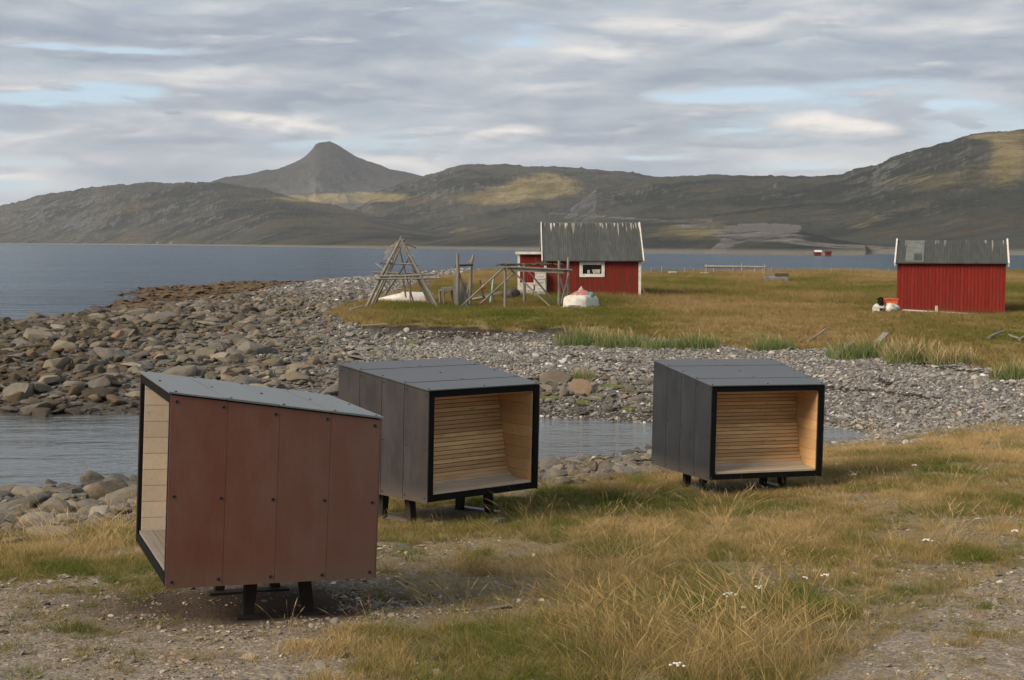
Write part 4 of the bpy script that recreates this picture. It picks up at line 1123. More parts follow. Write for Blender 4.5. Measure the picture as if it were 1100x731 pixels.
def m_lyme(g):
    bl = g.n('ShaderNodeAttribute', attribute_name='bl', attribute_type='GEOMETRY').outputs['Fac']
    col = g.ramp(bl, [(0, (.085, .135, .045)), (.35, (.17, .235, .085)), (.6, (.25, .28, .11)), (.76, (.30, .23, .11)), (1, (.50, .38, .22))])
    d = g.n('ShaderNodeBsdfDiffuse', {0: col}); t = g.n('ShaderNodeBsdfTranslucent', {0: col})
    return g.n('ShaderNodeMixShader', {0: .25, 1: d, 2: t})
M['lyme_geo'] = mat('lyme_geo', m_lyme)
for i, (px, py, w, h, n, dry, lb) in enumerate([
    (627, 371, 60, 24, 700, .12, 'blue green grass clump at the left end of the clumps under the turf edge'),
    (668, 373, 60, 22, 700, .14, 'blue green grass clump between two others above the shingle'),
    (712, 374, 40, 16, 420, .1, 'low green grass clump just left above the far shelter'),
    (748, 374, 46, 22, 560, .12, 'green grass clump above the roof of the far shelter'),
    (830, 376, 46, 20, 520, .12, 'green grass clump beside the pale driftwood log'),
    (925, 384, 70, 26, 900, .16, 'big blue green grass clump behind the leaning driftwood log'),
    (985, 388, 70, 26, 900, .4, 'big grass clump with many straw seed heads'),
    (1025, 392, 50, 22, 500, .5, 'straw coloured grass clump at the end of the long row'),
    (1090, 407, 50, 24, 600, .2, 'blue green grass clump at the right edge of the shingle'),
    (627, 408, 26, 16, 260, .25, 'small lone green tuft on the shingle between the dark shelters'),
]): lyme(px, py, w, h, lb, n, dry, i)

# low cushions of moss on the slabs
def cushion(px, py, w, lb):
    p = at(px, py); s = w / F * p.y / 2
    co, f = ico(4)
    co = co * (1 + .25 * fbm(co[:, 0] * 2 + px, co[:, 1] * 2, 4, int(px)))[:, None] * np.array([s, s * .9, .07])
    co[:, 2] += .02 * fbm(co[:, 0] * 14, co[:, 1] * 14, 3, 3)
    o = raw_mesh('moss_cushion', co, f, M['moss'])
    o.location = p; tag(o, lb, 'moss', 'moss and grass cushions on the slabs')
M['moss'] = mat('moss', m_plain, col=(.085, .095, .018), rough=.95, var=.45, sc=5, bump=.8)
for px, py, w, lb in [(655, 416, 34, 'flat olive green moss cushion on the beach slabs, largest of them'), (678, 420, 22, 'narrow moss cushion right of the largest one'), (640, 427, 26, 'yellow green moss patch on the slabs below the small tuft'), (628, 433, 18, 'moss patch lowest on the slabs near the water'), (675, 441, 16, 'moss patch at the channel edge beside the far shelter'), (442, 369, 24, 'bright green moss patch on the shingle under the turf edge'), (590, 428, 26, 'brownish grass cushion right of the middle shelter')]: cushion(px, py, w, lb)

# ------------------------------------------------------------------ white flowers
def yarrow(px, py, hgt, lb, n=5):
    p = at(px, py)
    r = empty('white_flower', p); tag(r, lb, 'flower', 'white flowers in the grass')
    m = MB(); m.tube([(0, 0, -.02), (-.015, 0, hgt * .5), (-.03, 0, hgt)], .003, 6); m.build('stem', M['stem'], r)
    m = MB()
    for k in range(n):
        a = 2.4 * k; q = .024 * math.sqrt(k)
        c = Vector((-.03 + q * math.cos(a), q * math.sin(a), hgt + .008 - .006 * k * .3))
        co, f = ico(1)
        m.add([(c.x + v[0] * .016, c.y + v[1] * .016, c.z + v[2] * .009) for v in co], [tuple(t) for t in f], 0, True)
    m.build('flower_head', M['petal'], r)
for px, py, h, n, lb in [(787, 668, .24, 9, 'white flower head, largest one in the tall grass patch'), (818, 660, .24, 4, 'small white flower in the tall grass right of the largest'), (804, 676, .18, 2, 'tiny white flower in the tall grass below the others'), (732, 729, .10, 6, 'white flower at the bottom edge in the tall straw grass'), (999, 592, .12, 7, 'white flowers in the grass near the bare track'), (1094, 580, .10, 5, 'white flower in the grass at the right edge'), (869, 632, .10, 3, 'white flower between the tall grass and the bare track'), (920, 518, .12, 5, 'white flower in the grass right of the far shelter'), (985, 508, .12, 5, 'white flower in the grass on the far right of the bank'), (891, 629, .10, 5, 'white flower pair beside the bare track')]: yarrow(px, py, h, lb, n)

# ------------------------------------------------------------------ red cabin with lean-to
def cabin():
    Y0 = 80.
    def X(px): return (px - 550) / F * Y0
    def Zp(py, Y=Y0): return float(P(550, py, Y).z)
    zb = Zp(322) ; xl, xr = X(585), X(688); W_ = xr - xl
    r = empty('red_cabin', (xl, Y0, zb)); tag(r, 'red boarded cabin with dark corrugated roof and one white framed window', 'cabin')
    he = Zp(279) - zb; Dp = 5.2; hr = Zp(240.5, Y0 + Dp / 2) - zb
    FOOT.append((xl + W_ / 2, Y0 + Dp / 2, W_ / 2, Dp / 2, 0))
    m = MB()
    m.add([(0, 0, -.3), (W_, 0, -.3), (W_, Dp, -.3), (0, Dp, -.3), (0, 0, he), (W_, 0, he), (W_, Dp, he), (0, Dp, he), (0, Dp / 2, hr - .08), (W_, Dp / 2, hr - .08)],
          [(0, 1, 5, 4), (1, 2, 6, 9, 5), (2, 3, 7, 6), (3, 0, 4, 8, 7)])
    m.build('wall', M['red'], r)
    # roof sheets
    for s in (0, 1):
        m = MB()
        ye, yr = (-.28, Dp / 2) if s == 0 else (Dp + .28, Dp / 2)
        ze = he - .10
        a, b = -.12, W_ + .12
        m.hexa([(a, ye, ze), (b, ye, ze), (b, yr, hr), (a, yr, hr), (a, ye, ze + .05), (b, ye, ze + .05), (b, yr, hr + .05), (a, yr, hr + .05)] if s == 0 else
               [(b, ye, ze), (a, ye, ze), (a, yr, hr), (b, yr, hr), (b, ye, ze + .05), (a, ye, ze + .05), (a, yr, hr + .05), (b, yr, hr + .05)])
        m.build('roof', M['roof_a'], r)
    m = MB(); m.tube([(-.1, Dp / 2, hr + .035), (W_ + .1, Dp / 2, hr + .035)], .03, 8); m.build('ridge_cap', M['roof_patch'], r)
    for x, wd in ((-.15, .05), (W_ + .15, .06)):
        m = MB()
        for ye in (-.32, Dp + .32):
            m.bar((x, ye, he - .13), (x, Dp / 2, hr + .02), wd, .2)
        m.build('barge_board', M['white'], r)
    m = MB(); m.box((-.1, -.14, he - .12), (W_ + .1, -.012, he - .02)); m.build('eaves_board', M['red'], r)
    for x in (-.03, W_ - .12):
        m = MB(); m.box((x, -.03, -.05), (x + .15, -.004, he - .14)); m.build('corner_board', M['white'], r)
    wx0, wx1, wz0, wz1 = X(622.4) - xl, X(649.4) - xl, Zp(297.8) - zb, Zp(281.2) - zb
    t = .18
    m = MB()
    m.box((wx0, -.05, wz0), (wx1, -.004, wz0 + t)); m.box((wx0, -.05, wz1 - t), (wx1, -.004, wz1))
    m.box((wx0, -.046, wz0 + t), (wx0 + t, -.004, wz1 - t)); m.box((wx1 - t, -.046, wz0 + t), (wx1, -.004, wz1 - t))
    fr = m.build('window', M['white'], r)
    m = MB(); m.box((wx0 + t, -.02, wz0 + t), (wx1 - t, -.008, wz1 - t)); m.build('pane', M['glass'], fr)
    m = MB(); cx = wx0 + .95
    m.hexa([(cx - .16, -.034, wz0 + t + .02), (cx + .2, -.034, wz0 + t + .02), (cx + .2, -.024, wz0 + t + .02), (cx - .16, -.024, wz0 + t + .02), (cx - .24, -.034, wz0 + t + .26), (cx + .25, -.034, wz0 + t + .26), (cx + .25, -.024, wz0 + t + .26), (cx - .24, -.024, wz0 + t + .26)])
    m.box((cx - .5, -.034, wz0 + t + .02), (cx - .36, -.024, wz0 + t + .22))
    m.build('curtain', M['netpale'], fr)
    # lean-to
    ax0 = X(556.5) - xl; ay = 1.2
    ah = Zp(272, Y0 + ay) - zb
    m = MB()
    m.add([(ax0, ay, -.3), (-.002, ay, -.3), (-.002, ay + 3, -.3), (ax0, ay + 3, -.3), (ax0, ay, ah), (-.002, ay, ah), (-.002, ay + 3, ah), (ax0, ay + 3, ah)], [(0, 1, 5, 4), (2, 3, 7, 6), (3, 0, 4, 7)])
    m.build('lean_to_wall', M['red2'], r)
    m = MB(); m.hexa([(ax0 - .15, ay - .2, ah), (-.16, ay - .2, ah), (-.16, ay + 3.1, ah + .05), (ax0 - .15, ay + 3.1, ah + .05), (ax0 - .15, ay - .2, ah + .06), (-.16, ay - .2, ah + .06), (-.16, ay + 3.1, ah + .11), (ax0 - .15, ay + 3.1, ah + .11)])
    m.build('lean_to_roof', M['roof_patch'], r)
    m = MB(); m.box((ax0 - .16, ay - .23, ah - .07), (-.17, ay - .203, ah + .07)); m.build('fascia', M['white'], r)
    m = MB(); m.box((ax0 - .02, ay - .03, -.05), (ax0 + .12, ay - .004, ah - .08)); m.build('corner_board', M['white'], r)
    return r, xl, zb, Y0
cab, cxl, czb, CY = cabin()

def white_box(px, py, wpx, hpx, Y, lb, lean=0):
    a = P(px, py, Y); w = wpx / F * Y; h = hpx / F * Y; d = .55
    m = MB(); t = .03
    m.box((-w / 2, 0, 0), (w / 2, d, t)); m.box((-w / 2, 0, t), (w / 2, t, h)); m.box((-w / 2, d - t, t), (w / 2, d, h)); m.box((-w / 2, t, t), (-w / 2 + t, d - t, h)); m.box((w / 2 - t, t, t), (w / 2, d - t, h))
    m.box((-w / 2 - .02, -.02, h - .05), (w / 2 + .02, -.002, h + .005)); m.box((-w / 4, -.025, h * .35), (w / 4, -.003, h * .45))
    o = m.build('fish_crate', M['boat'])
    o.location = (a.x, Y, a.z); o.rotation_euler = (0, 0, lean); tag(o, lb, 'crate', 'white crates stacked by the lean-to')
for k, (px, w) in enumerate([(565, 15), (565.6, 15)]):
    white_box(px, 318 - 7 * k, w, 6.8, 80.2, ['white crate on the grass under another, left of the taller stack', 'white crate topmost of the low stack by the white corner post'][k], .05 * (-1) ** k)
for k in range(4):
    white_box(580 + .4 * (k % 2), 319 - 6.6 * k, 11.5, 6.4, 79.6, ['white crate at the bottom of the tall stack by the cabin corner', 'white crate second from the bottom of the tall stack', 'white crate third from the bottom of the tall stack', 'white crate topmost of the tall stack by the cabin corner'][k], .08 * (-1) ** k)

# ------------------------------------------------------------------ red hut
def hut():
    Y0 = 66.
    zb = float(P(1024, 336.5, Y0).z)
    xl = (963 - 550) / F * (Y0 + .8); xr = (1084.5 - 550) / F * Y0; W_ = xr - xl
    zz = lambda py, Y=Y0: float(P(550, py, Y).z) - zb
    he = zz(282); Dp = 4.4; hr = zz(259.5, Y0 + Dp / 2)
    FOOT.append((xl + W_ / 2, Y0 + Dp / 2, W_ / 2, Dp / 2, -R(17.3)))
    ang = -R(17.3); xl0 = xl; W_ *= math.cos(ang); r = empty('red_hut', (xl + .0, Y0 + W_ / 2 * .297, zb)); r.rotation_euler = (0, 0, ang); tag(r, 'windowless bright red boarded hut with dark patched roof', 'hut')
    m = MB()
    m.add([(0, 0, -.3), (W_, 0, -.3), (W_, Dp, -.3), (0, Dp, -.3), (0, 0, he), (W_, 0, he), (W_, Dp, he), (0, Dp, he), (0, Dp / 2, hr - .06), (W_, Dp / 2, hr - .06)],
          [(0, 1, 5, 4), (1, 2, 6, 9, 5), (2, 3, 7, 6), (3, 0, 4, 8, 7)])
    m.build('wall', M['red2'], r)
    for s in (0, 1):
        m = MB(); ye = -.22 if s == 0 else Dp + .22; yr = Dp / 2; a, b = -.08, W_ + .08; ze = he - .06
        q = [(a, ye, ze), (b, ye, ze), (b, yr, hr), (a, yr, hr)]
        if s: q = [(b, ye, ze), (a, ye, ze), (a, yr, hr), (b, yr, hr)]
        m.hexa(q + [(x, y, z + .05) for x, y, z in q])
        m.build('roof', M['roof_b'], r)
    dz = (hr - he + .06) / (Dp / 2 + .22)
    def rp(x, t, up): y = -.22 + t * (Dp / 2 + .22); return (x, y, he - .06 + .05 + (y + .22) * dz + up)
    m = MB(); x0, x1 = W_ * .075, W_ * .245
    m.hexa([rp(x0, .03, .004), rp(x1, .03, .004), rp(x1, .97, .004), rp(x0, .97, .004), rp(x0, .03, .02), rp(x1, .03, .02), rp(x1, .97, .02), rp(x0, .97, .02)])
    o = m.build('roof_patch', M['roof_patch'], r)
    m = MB(); x0, x1 = W_ * .15, W_ * .225
    m.hexa([rp(x0, .06, .024), rp(x1, .06, .024), rp(x1, .36, .024), rp(x0, .36, .024), rp(x0, .06, .034), rp(x1, .06, .034), rp(x1, .36, .034), rp(x0, .36, .034)])
    m.build('roof_patch', M['roof_b'], r)
    for x in (-.11, W_ + .11):
        m = MB()
        for ye in (-.26, Dp + .26): m.bar((x, ye, he - .1), (x, Dp / 2, hr + .05), .07, .2)
        m.build('barge_board', M['white'], r)
    m = MB(); m.box((-.05, -.1, he - .09), (W_ + .05, -.006, he - .01)); m.build('eaves_board', M['black'], r)
hut()

# ------------------------------------------------------------------ drying racks and old timber
OW = M['old_wood']
def gp(px, py, Y, lift=-.12):
    p = P(px, py, Y); return Vector((p.x, p.y, min(p.z, float(H(p.x, p.y))) + lift))
def aframe():
    Y = 70.
    base = P(431, 325, Y); r = empty('drying_rack', (base.x, Y, float(H(base.x, Y))))
    tag(r, 'tall A shaped drying rack of grey poles over the upturned white boat', 'rack')
    inv = -Vector(r.location)
    def pole(a, b, r0=.075, r1=.055, m_=OW, nm='pole'):
        m = MB(); m.pole(Vector(a) + inv, Vector(b) + inv, r0, r1); m.build(nm, m_, r)
    pole(gp(391.5, 331, 69), P(432, 254, 69.6), .085, .06); pole(gp(399, 329, 71), P(434, 257, 71), .085, .06)
    pole(gp(396, 330, 70), P(430, 262, 70.2), .06, .05)
    pole(gp(472, 323, 69), P(430, 255, 69.4), .085, .06); pole(gp(464.5, 321, 71), P(431.5, 258, 70.8), .085, .06)
    pole(gp(468, 322, 70), P(434, 262, 70.4), .055, .05)
    pole(P(408, 297, 69.2), P(468, 294.5, 69.2), .06, .055, nm='crossbar'); pole(P(400, 292.5, 70.6), P(464, 295, 70.6), .05, .045, nm='crossbar')
    pole(P(414, 317, 69.9), P(438.5, 279, 70.4), .035, .03, M['old_wood_dark'], 'brace'); pole(P(411, 297, 70), P(418, 304, 70), .03, .03, nm='brace')
    pole(P(432, 296, 69.6), P(436, 320, 69.6), .055, .045, nm='hanger'); pole(P(440, 296, 69.6), P(440.5, 325, 69.6), .045, .04, nm='hanger')
    for k in range(7):
        f = random.uniform(.05, .6); sd_ = random.choice((-1, 1))
        px_ = 431 + sd_ * (6 + 34 * f) ; py_ = 258 + 66 * f
        pole(P(px_ - 5 + random.uniform(-3, 3), py_ + random.uniform(-6, 3), 70 + random.uniform(-.8, .8)), P(px_ + 7 + random.uniform(-3, 4), py_ + random.uniform(-4, 8), 70 + random.uniform(-.8, .8)), .03, .022, OW, 'stick')
    pole(P(404, 300, 69.1), P(472, 299, 69.1), .045, .04, OW, 'crossbar'); pole(gp(446, 323, 70.6), P(428, 262, 70.4), .045, .035, OW, 'brace'); pole(P(418, 283, 69.5), P(447, 284, 69.5), .04, .035, OW, 'crossbar')
    m = MB()
    for k in range(26):   # frayed net hanging from the top
        a = P(431 + random.uniform(-7, 4), 258 + random.uniform(0, 10), 70 + random.uniform(-.4, .4)) + inv
        b = P(418 + random.uniform(-9, 10), 275 + random.uniform(-6, 22), 70 + random.uniform(-.4, .4)) + inv
        mid = (a + b) / 2 + Vector((-.25 * random.random(), 0, .1))
        m.tube([a, mid, b], .008, 4)
    for k in range(18):
        x = random.uniform(-1, 1); px_, py_ = (431 - 30 * abs(x), 258 + 55 * abs(x)) if x < 0 else (431 + 30 * x, 258 + 48 * x)
        c = P(px_, py_, 69.6) + inv
        m.tube([c + Vector((-.12, 0, 0)), c + Vector((0, -.02, random.uniform(-.12, .12))), c + Vector((.12, 0, random.uniform(-.1, .1)))], .03, 6)
    m.build('netting', M['netline'], r)
aframe()

def trestle():
    Y = 71.5
    b = P(575, 322, Y); r = empty('drying_rack', (b.x, Y, float(H(b.x, Y))))
    tag(r, 'long low drying rack with a plank deck and crossed struts in front of the cabin', 'rack')
    inv = -Vector(r.location)
    def pole(a, b_, r0=.06, r1=.05, m_=OW, nm='strut'):
        m = MB(); m.pole(Vector(a) + inv, Vector(b_) + inv, r0, r1); m.build(nm, m_, r)
    for px, y0, y1, Yd in ((542.3, 329, 288, 70.3), (563, 321, 283, 73), (600.7, 322, 280, 71), (610.5, 317, 277, 73)):
        pole(gp(px, y0, Yd), P(px, y1, Yd), .075, .065, nm='post')
    for a, b_ in (((491, 328, 70.2), (540, 289, 70.4)), ((512, 322, 72.8), (552, 294, 72.8)), ((594.5, 325, 70.1), (549, 290, 70.5)), ((600, 316.5, 73), (568, 292, 73)), ((602, 323, 71.3), (612, 291, 71.6)), ((611, 318, 72), (600, 292, 72.4))):
        pole(gp(*a), P(*b_), .05, .042)
    m = MB()
    for k in range(5):
        m.bar(P(537 + random.uniform(-1, 3), 286.2 + random.uniform(-.6, .6), 70.2 + .7 * k) + inv, P(613 + random.uniform(-3, 2), 290.0 + random.uniform(-.4, .4), 70.2 + .7 * k) + inv, .3, .05)
    m.build('deck', OW, r)
    m = MB(); m.bar(P(552, 289.5, 70.2) + inv, P(606, 291.8, 70.2) + inv, .06, .2, up=(0, 0, 1)); m.build('beam', M['drift'], r)
    m = MB(); m.bar(P(545, 288, 73.1) + inv, P(615, 291, 73.1) + inv, .06, .16); m.build('beam', M['drift'], r)
    m = MB()
    for k in range(16):   # rope and old net heaped on the deck
        c = P(random.uniform(538, 612), 285.2, random.uniform(70.3, 72.8)) + inv
        if k < 7: c = P(random.uniform(538, 556), 285.6, random.uniform(70.3, 71.5)) + inv
        pts = [c + Vector((math.cos(t) * random.uniform(.1, .3), math.sin(t) * .2, .05 + .05 * math.sin(3 * t))) for t in np.linspace(0, 6, 9)]
        m.tube(pts, .03, 5)
    m.build('rope', M['old_wood_dark'], r)
    pole(P(547, 287, 70.6), P(547.5, 279, 70.6), .035, .02, nm='peg'); pole(P(540, 287, 70.6), P(537, 282, 70.6), .03, .02, nm='peg')
    m = MB()
    for k in range(3): m.bar(P(575, 283.5 - 1.2 * k, 73) + inv, P(587, 283.5 - 1.2 * k, 73) + inv, .03, .03)
    m.bar(P(575, 289, 73) + inv, P(575, 277, 73) + inv, .04, .04); m.bar(P(584, 289, 73) + inv, P(584, 279, 73) + inv, .04, .04)
    m.build('wire_cage', M['old_wood_dark'], r)
trestle()

def stack():
    Y = 71.
    b = P(497, 322, Y); r = empty('post_frame', (b.x, Y, float(H(b.x, Y))))
    tag(r, 'two weathered upright posts with a crossbar and short planks leaning on them', 'posts')
    inv = -Vector(r.location)
    def pole(a, b_, r0, r1, nm, m_=OW):
        m = MB(); m.pole(Vector(a) + inv, Vector(b_) + inv, r0, r1); m.build(nm, m_, r)
    pole(gp(491.5, 324, 70.6), P(491.5, 273, 70.6), .11, .075, 'post'); pole(gp(505, 321, 71.6), P(506.5, 280, 71.6), .09, .08, 'post')
    pole(P(506, 286, 71.6), P(508.8, 274, 71.6), .07, .06, 'post'); pole(P(503, 283, 71.6), P(508, 277, 71.6), .03, .03, 'brace')
    pole(P(489, 285.6, 71), P(508, 284.6, 71.5), .06, .055, 'crossbar', M['old_wood_dark'])
    pole(P(493.5, 294, 70.6), gp(505, 325, 70.3), .035, .03, 'brace', M['old_wood_dark']); pole(gp(499, 318, 71.8), P(506, 294, 71.8), .06, .05, 'brace')
    for px0, px1, top, w in ((489.5, 489, 298, .16), (494, 494, 304, .24), (497, 498, 304, .2), (500.5, 499.5, 308, .16)):
        m = MB(); m.bar(gp(px0, 325, 70.7) + inv, P(px1, top, 70.9) + inv, w, .05, up=(0, 1, 0)); m.build('plank', OW, r)
stack()

def bench():
    r = empty('work_table', gp(480, 322, 73, 0)); tag(r, 'low rough table of grey boards left of the upright posts', 'table')
    inv = -Vector(r.location)
    m = MB(); m.bar(P(472, 312, 73) + inv, P(489, 311, 73) + inv, .7, .07); m.bar(P(474, 309.8, 73) + inv, P(487, 309.2, 73) + inv, .45, .08); m.build('tabletop', OW, r)
    for px, Yd in ((472.5, 72.7), (477, 72.7), (486, 73.2), (473, 73.4)):
        m = MB(); m.pole(gp(px, 324, Yd) + inv, P(px - .6, 311.5, Yd) + inv, .06, .05); m.build('leg', OW, r)
bench()

def thingpole(name, a, b_, r0, r1, mt, lb, cat, grp=None, bend=.01):
    m = MB(); a = Vector(a); m.pole((0, 0, 0), Vector(b_) - a, r0, r1, bend=bend); o = m.build(name, mt); o.location = a
    return tag(o, lb, cat, grp)
def thingbar(name, a, b_, w, h, mt, lb, cat, grp=None):
    m = MB(); a = Vector(a); m.bar((0, 0, 0), Vector(b_) - a, w, h); o = m.build(name, mt); o.location = a
    return tag(o, lb, cat, grp)
thingpole('leaning_pole', gp(526, 317, 74), P(530.5, 298, 74), .07, .06, M['paleblue'], 'pale blue-green post leaning in the grass right of the orange float', 'post')
thingpole('leaning_pole', gp(521, 318, 74.5), P(515.5, 301, 74.5), .05, .045, M['old_wood_dark'], 'dark stick leaning in the grass behind the orange float', 'post')
def blob(name, p, s, mt, lb, cat, sd, am=.2, grp=None):
    co, f = ico(3)
    co = co * (1 + am * fbm(co[:, 0] * 2.2 + sd, co[:, 1] * 2.2 + co[:, 2], 4, sd))[:, None] * np.array(s)
    o = raw_mesh(name, co, f, mt); o.location = p; return tag(o, lb, cat, grp)
def buoy(p, rad):
    r = empty('float', p); tag(r, 'round orange fishing float hung on the sticks in the grass', 'float')
    co, f = ico(3); raw_mesh('float_body', co * rad, f, M['orange'], parent=r)
    m = MB(); m.tube([(0, 0, rad * .9), (0, 0, rad * 1.3)], rad * .25, 8); m.build('eyelet', M['teal'], r)
buoy(P(519.5, 308.5, 73.8), .13)
thingbar('weathered_plank', gp(500, 311, 79, .05), P(556, 311.4, 79), .25, .14, OW, 'long grey timber lying on the grass behind the orange float', 'timber')
thingbar('weathered_plank', gp(497, 316, 76, .06), P(528, 318, 74.5), .5, .08, OW, 'grey boards lying in the grass below the orange float', 'timber')
blob('net_heap', P(549, 316, 77), (.45, .4, .32), M['old_wood_dark'], 'dark heap of old net on the grass under the long drying rack', 'net heap', 4, .5)

# boats
def hull(L_, W_, Hh, sheer=.15, n=14, mcount=13, transom=.75, fall=.55, pw=.42):
    """upside-down hull: keel up, gunwale on the ground; stern at x=0, bow at x=L"""
    V = []; Fc = []
    for i in range(n + 1):
        t = i / n
        w = W_ / 2 * (transom + (1 - transom) * math.sin(min(t / .45, 1) * math.pi / 2)) * (1 - max(0, (t - .45) / .55) ** 2.2)
        h = Hh * (.9 + .1 * math.sin(t * math.pi)) * (1 - fall * max(0, (t - .35) / .65) ** 1.6)
        for j in range(mcount):
            a = -math.pi / 2 + math.pi * j / (mcount - 1)
            sx = math.copysign(abs(math.sin(a)) ** pw, a); cz = max(0., math.cos(a)) ** pw
            V.append((L_ * t, w * sx, h * cz - .02 + sheer * t * t * (1 - cz)))
    for i in range(n):
        for j in range(mcount - 1): Fc.append((i * mcount + j, (i + 1) * mcount + j, (i + 1) * mcount + j + 1, i * mcount + j + 1))
    Fc.append(tuple(range(mcount)))
    return V, Fc
def boat(lb, p, rz, L_, W_, Hh, tilt=0, transom=.75):
    r = empty('rowing_boat', p); r.rotation_euler = (tilt, 0, rz); tag(r, lb, 'boat')
    V, Fc = hull(L_, W_, Hh, transom=transom)
    m = MB(); m.add(V, Fc, 0, True); m.build('hull', M['boat'], r)
    m = MB(); m.bar((.1, 0, Hh * .90), (L_ * .55, 0, Hh * .94), .05, .07); m.build('keel', M['boat'], r)
    m = MB()
    for s in (-1, 1):
        pts = [(L_ * t, s * (W_ / 2 * (transom + (1 - transom) * math.sin(min(t / .45, 1) * math.pi / 2)) * (1 - max(0, (t - .45) / .55) ** 2.2) + .01), .03 + .15 * t * t) for t in np.linspace(0, 1, 12)]
        m.tube(pts, .035, 6)
    m.build('gunwale', M['boat'], r)
    return r
a = gp(405, 324, 74.5, .02)
bt = boat('white upturned rowing boat lying under the A shaped drying rack', (a.x + 2.95, a.y, a.z), math.pi - .05, 3.0, 1.3, .62)
blob('red_bundle', P(459.5, 320.5, 73.0), (.17, .15, .14), M['orange'], 'small red bundle at the end of the boat under the rack', 'bundle', 3, .3)
a = gp(617, 331.5, 69, .02)
bt = boat('cream upturned dinghy with square stern beside the red cabin', (a.x, a.y, a.z), R(62), 2.3, 1.42, .70, transom=.88)
m = MB(); m.box((-.05, -.3, .02), (-.012, .3, .14)); m.build('motor_plate', M['steel'], bt)
def netheap(p, rx, ry, hh_, mt, lb, sd, pk=1.3, rz=0.):
    n_, k_ = 26, 48
    V = [(0, 0, hh_)]; Fc = []
    for i in range(1, n_ + 1):
        q = i / n_
        for j in range(k_):
            a = 6.2832 * j / k_
            e = 1 + .22 * float(fbm(math.cos(a) * 1.6 + sd, math.sin(a) * 1.6, 3, sd))
            x, y = rx * q * e * math.cos(a), ry * q * e * math.sin(a)
            z = hh_ * (1 - q) ** pk - .12 * q ** 4 + .16 * hh_ * float(fbm(x * 5 + sd, y * 5, 4, sd + 3)) + .05 * math.cos(a * 9 + 3 * q) * q * hh_
            V.append((x, y, z))
    for j in range(k_): Fc.append((0, 1 + j, 1 + (j + 1) % k_))
    for i in range(n_ - 1):
        for j in range(k_):
            b = 1 + i * k_; c = b + k_
            Fc.append((b + j, c + j, c + (j + 1) % k_, b + (j + 1) % k_))
    m = MB(); m.add(V, Fc, 0, True); o = m.build('fishing_net', mt); o.location = p; o.rotation_euler = (0, 0, rz)
    sol = o.modifiers.new('thickness', 'SOLIDIFY'); sol.thickness = .03
    return tag(o, lb, 'net', 'nets heaped on the dinghy')
netheap((a.x + .42, a.y + .75, a.z + .70), .60, .50, .16, M['netpale'], 'pale net draped over the upturned dinghy under the red net', 6, 1.1, .3)
netheap((a.x + .42, a.y + .6, a.z + .70), .58, .44, .24, M['netred'], 'red and white fishing net heaped on the upturned dinghy', 2, 1.2)
netheap((a.x + .38, a.y + .65, a.z + .80), .2, .18, .28, M['netpale'], 'peak of pale net on top of the dinghy', 8, 1.2)
netheap((a.x + .86, a.y + .45, a.z + .70), .15, .2, .10, M['teal'], 'teal net bunch at the right side of the dinghy', 12, 1.)

# plank leaning right of the cabin, red board on the grass
thingbar('leaning_plank', gp(696, 322, 80.6, 0), P(689.5, 309, 80.2), .06, .12, M['pine'], 'pale plank leaning against the right corner of the cabin', 'plank')
thingbar('red_plank', gp(689, 321.5, 79.5, .12), P(701, 321.5, 79.5), .5, .18, M['red'], 'red boards lying on the grass right of the cabin', 'plank')

# things beside the red hut
blob('white_sack', P(944, 332.5, 65), (.30, .26, .22), M['boat'], 'white sack, left one of the two beside the red hut', 'sack', 21, .7, 'white sacks by the hut')
blob('white_sack', P(956.5, 331.5, 65), (.33, .3, .26), M['boat'], 'white sack against the corner of the red hut under the orange box', 'sack', 25, .6, 'white sacks by the hut')
m = MB(); m.box((-.30, -.25, 0), (.30, .25, .20)); m.box((-.33, -.28, .2), (.33, .28, .25)); o = m.build('plastic_tub', M['orange']); o.location = P(956, 326.5, 65.2) ; tag(o, 'orange plastic tub lying on the white sacks by the red hut', 'tub')
m = MB(); m.tube([(0, 0, 0), (0, 0, .18), (0, 0, .26)], [.16, .15, .1], 10, 0, .15); m.tube([(-.15, 0, .26), (0, 0, .34), (.12, .05, .28)], .05, 6); o = m.build('engine', M['black']); o.location = P(946, 328, 64.9) - Vector((0, 0, .0)); tag(o, 'black machine part standing on the left white sack', 'machine')
m = MB(); m.tube([(0, 0, 0), (0, 0, .12)], .07, 8); o = m.build('pipe_end', M['black_gloss']); o.location = P(946.5, 334, 64.6); tag(o, 'small black can in front of the white sacks', 'can')
thingpole('timber_log', gp(969, 333.5, 65.2, .12), P(1046, 338, 64.8), .07, .06, M['pine_pale'], 'long pale log lying along the foot of the red hut', 'log')
thingbar('short_stake', gp(1006, 339, 64.9, -.1), P(1006, 328.8, 64.9), .1, .1, M['pine_pale'], 'short pale stake standing against the red hut wall', 'stake')
thingbar('short_stake', gp(964.5, 338, 65.0, -.1), P(964.5, 331.5, 65.0), .12, .12, M['old_wood'], 'short grey post at the corner of the red hut', 'stake')

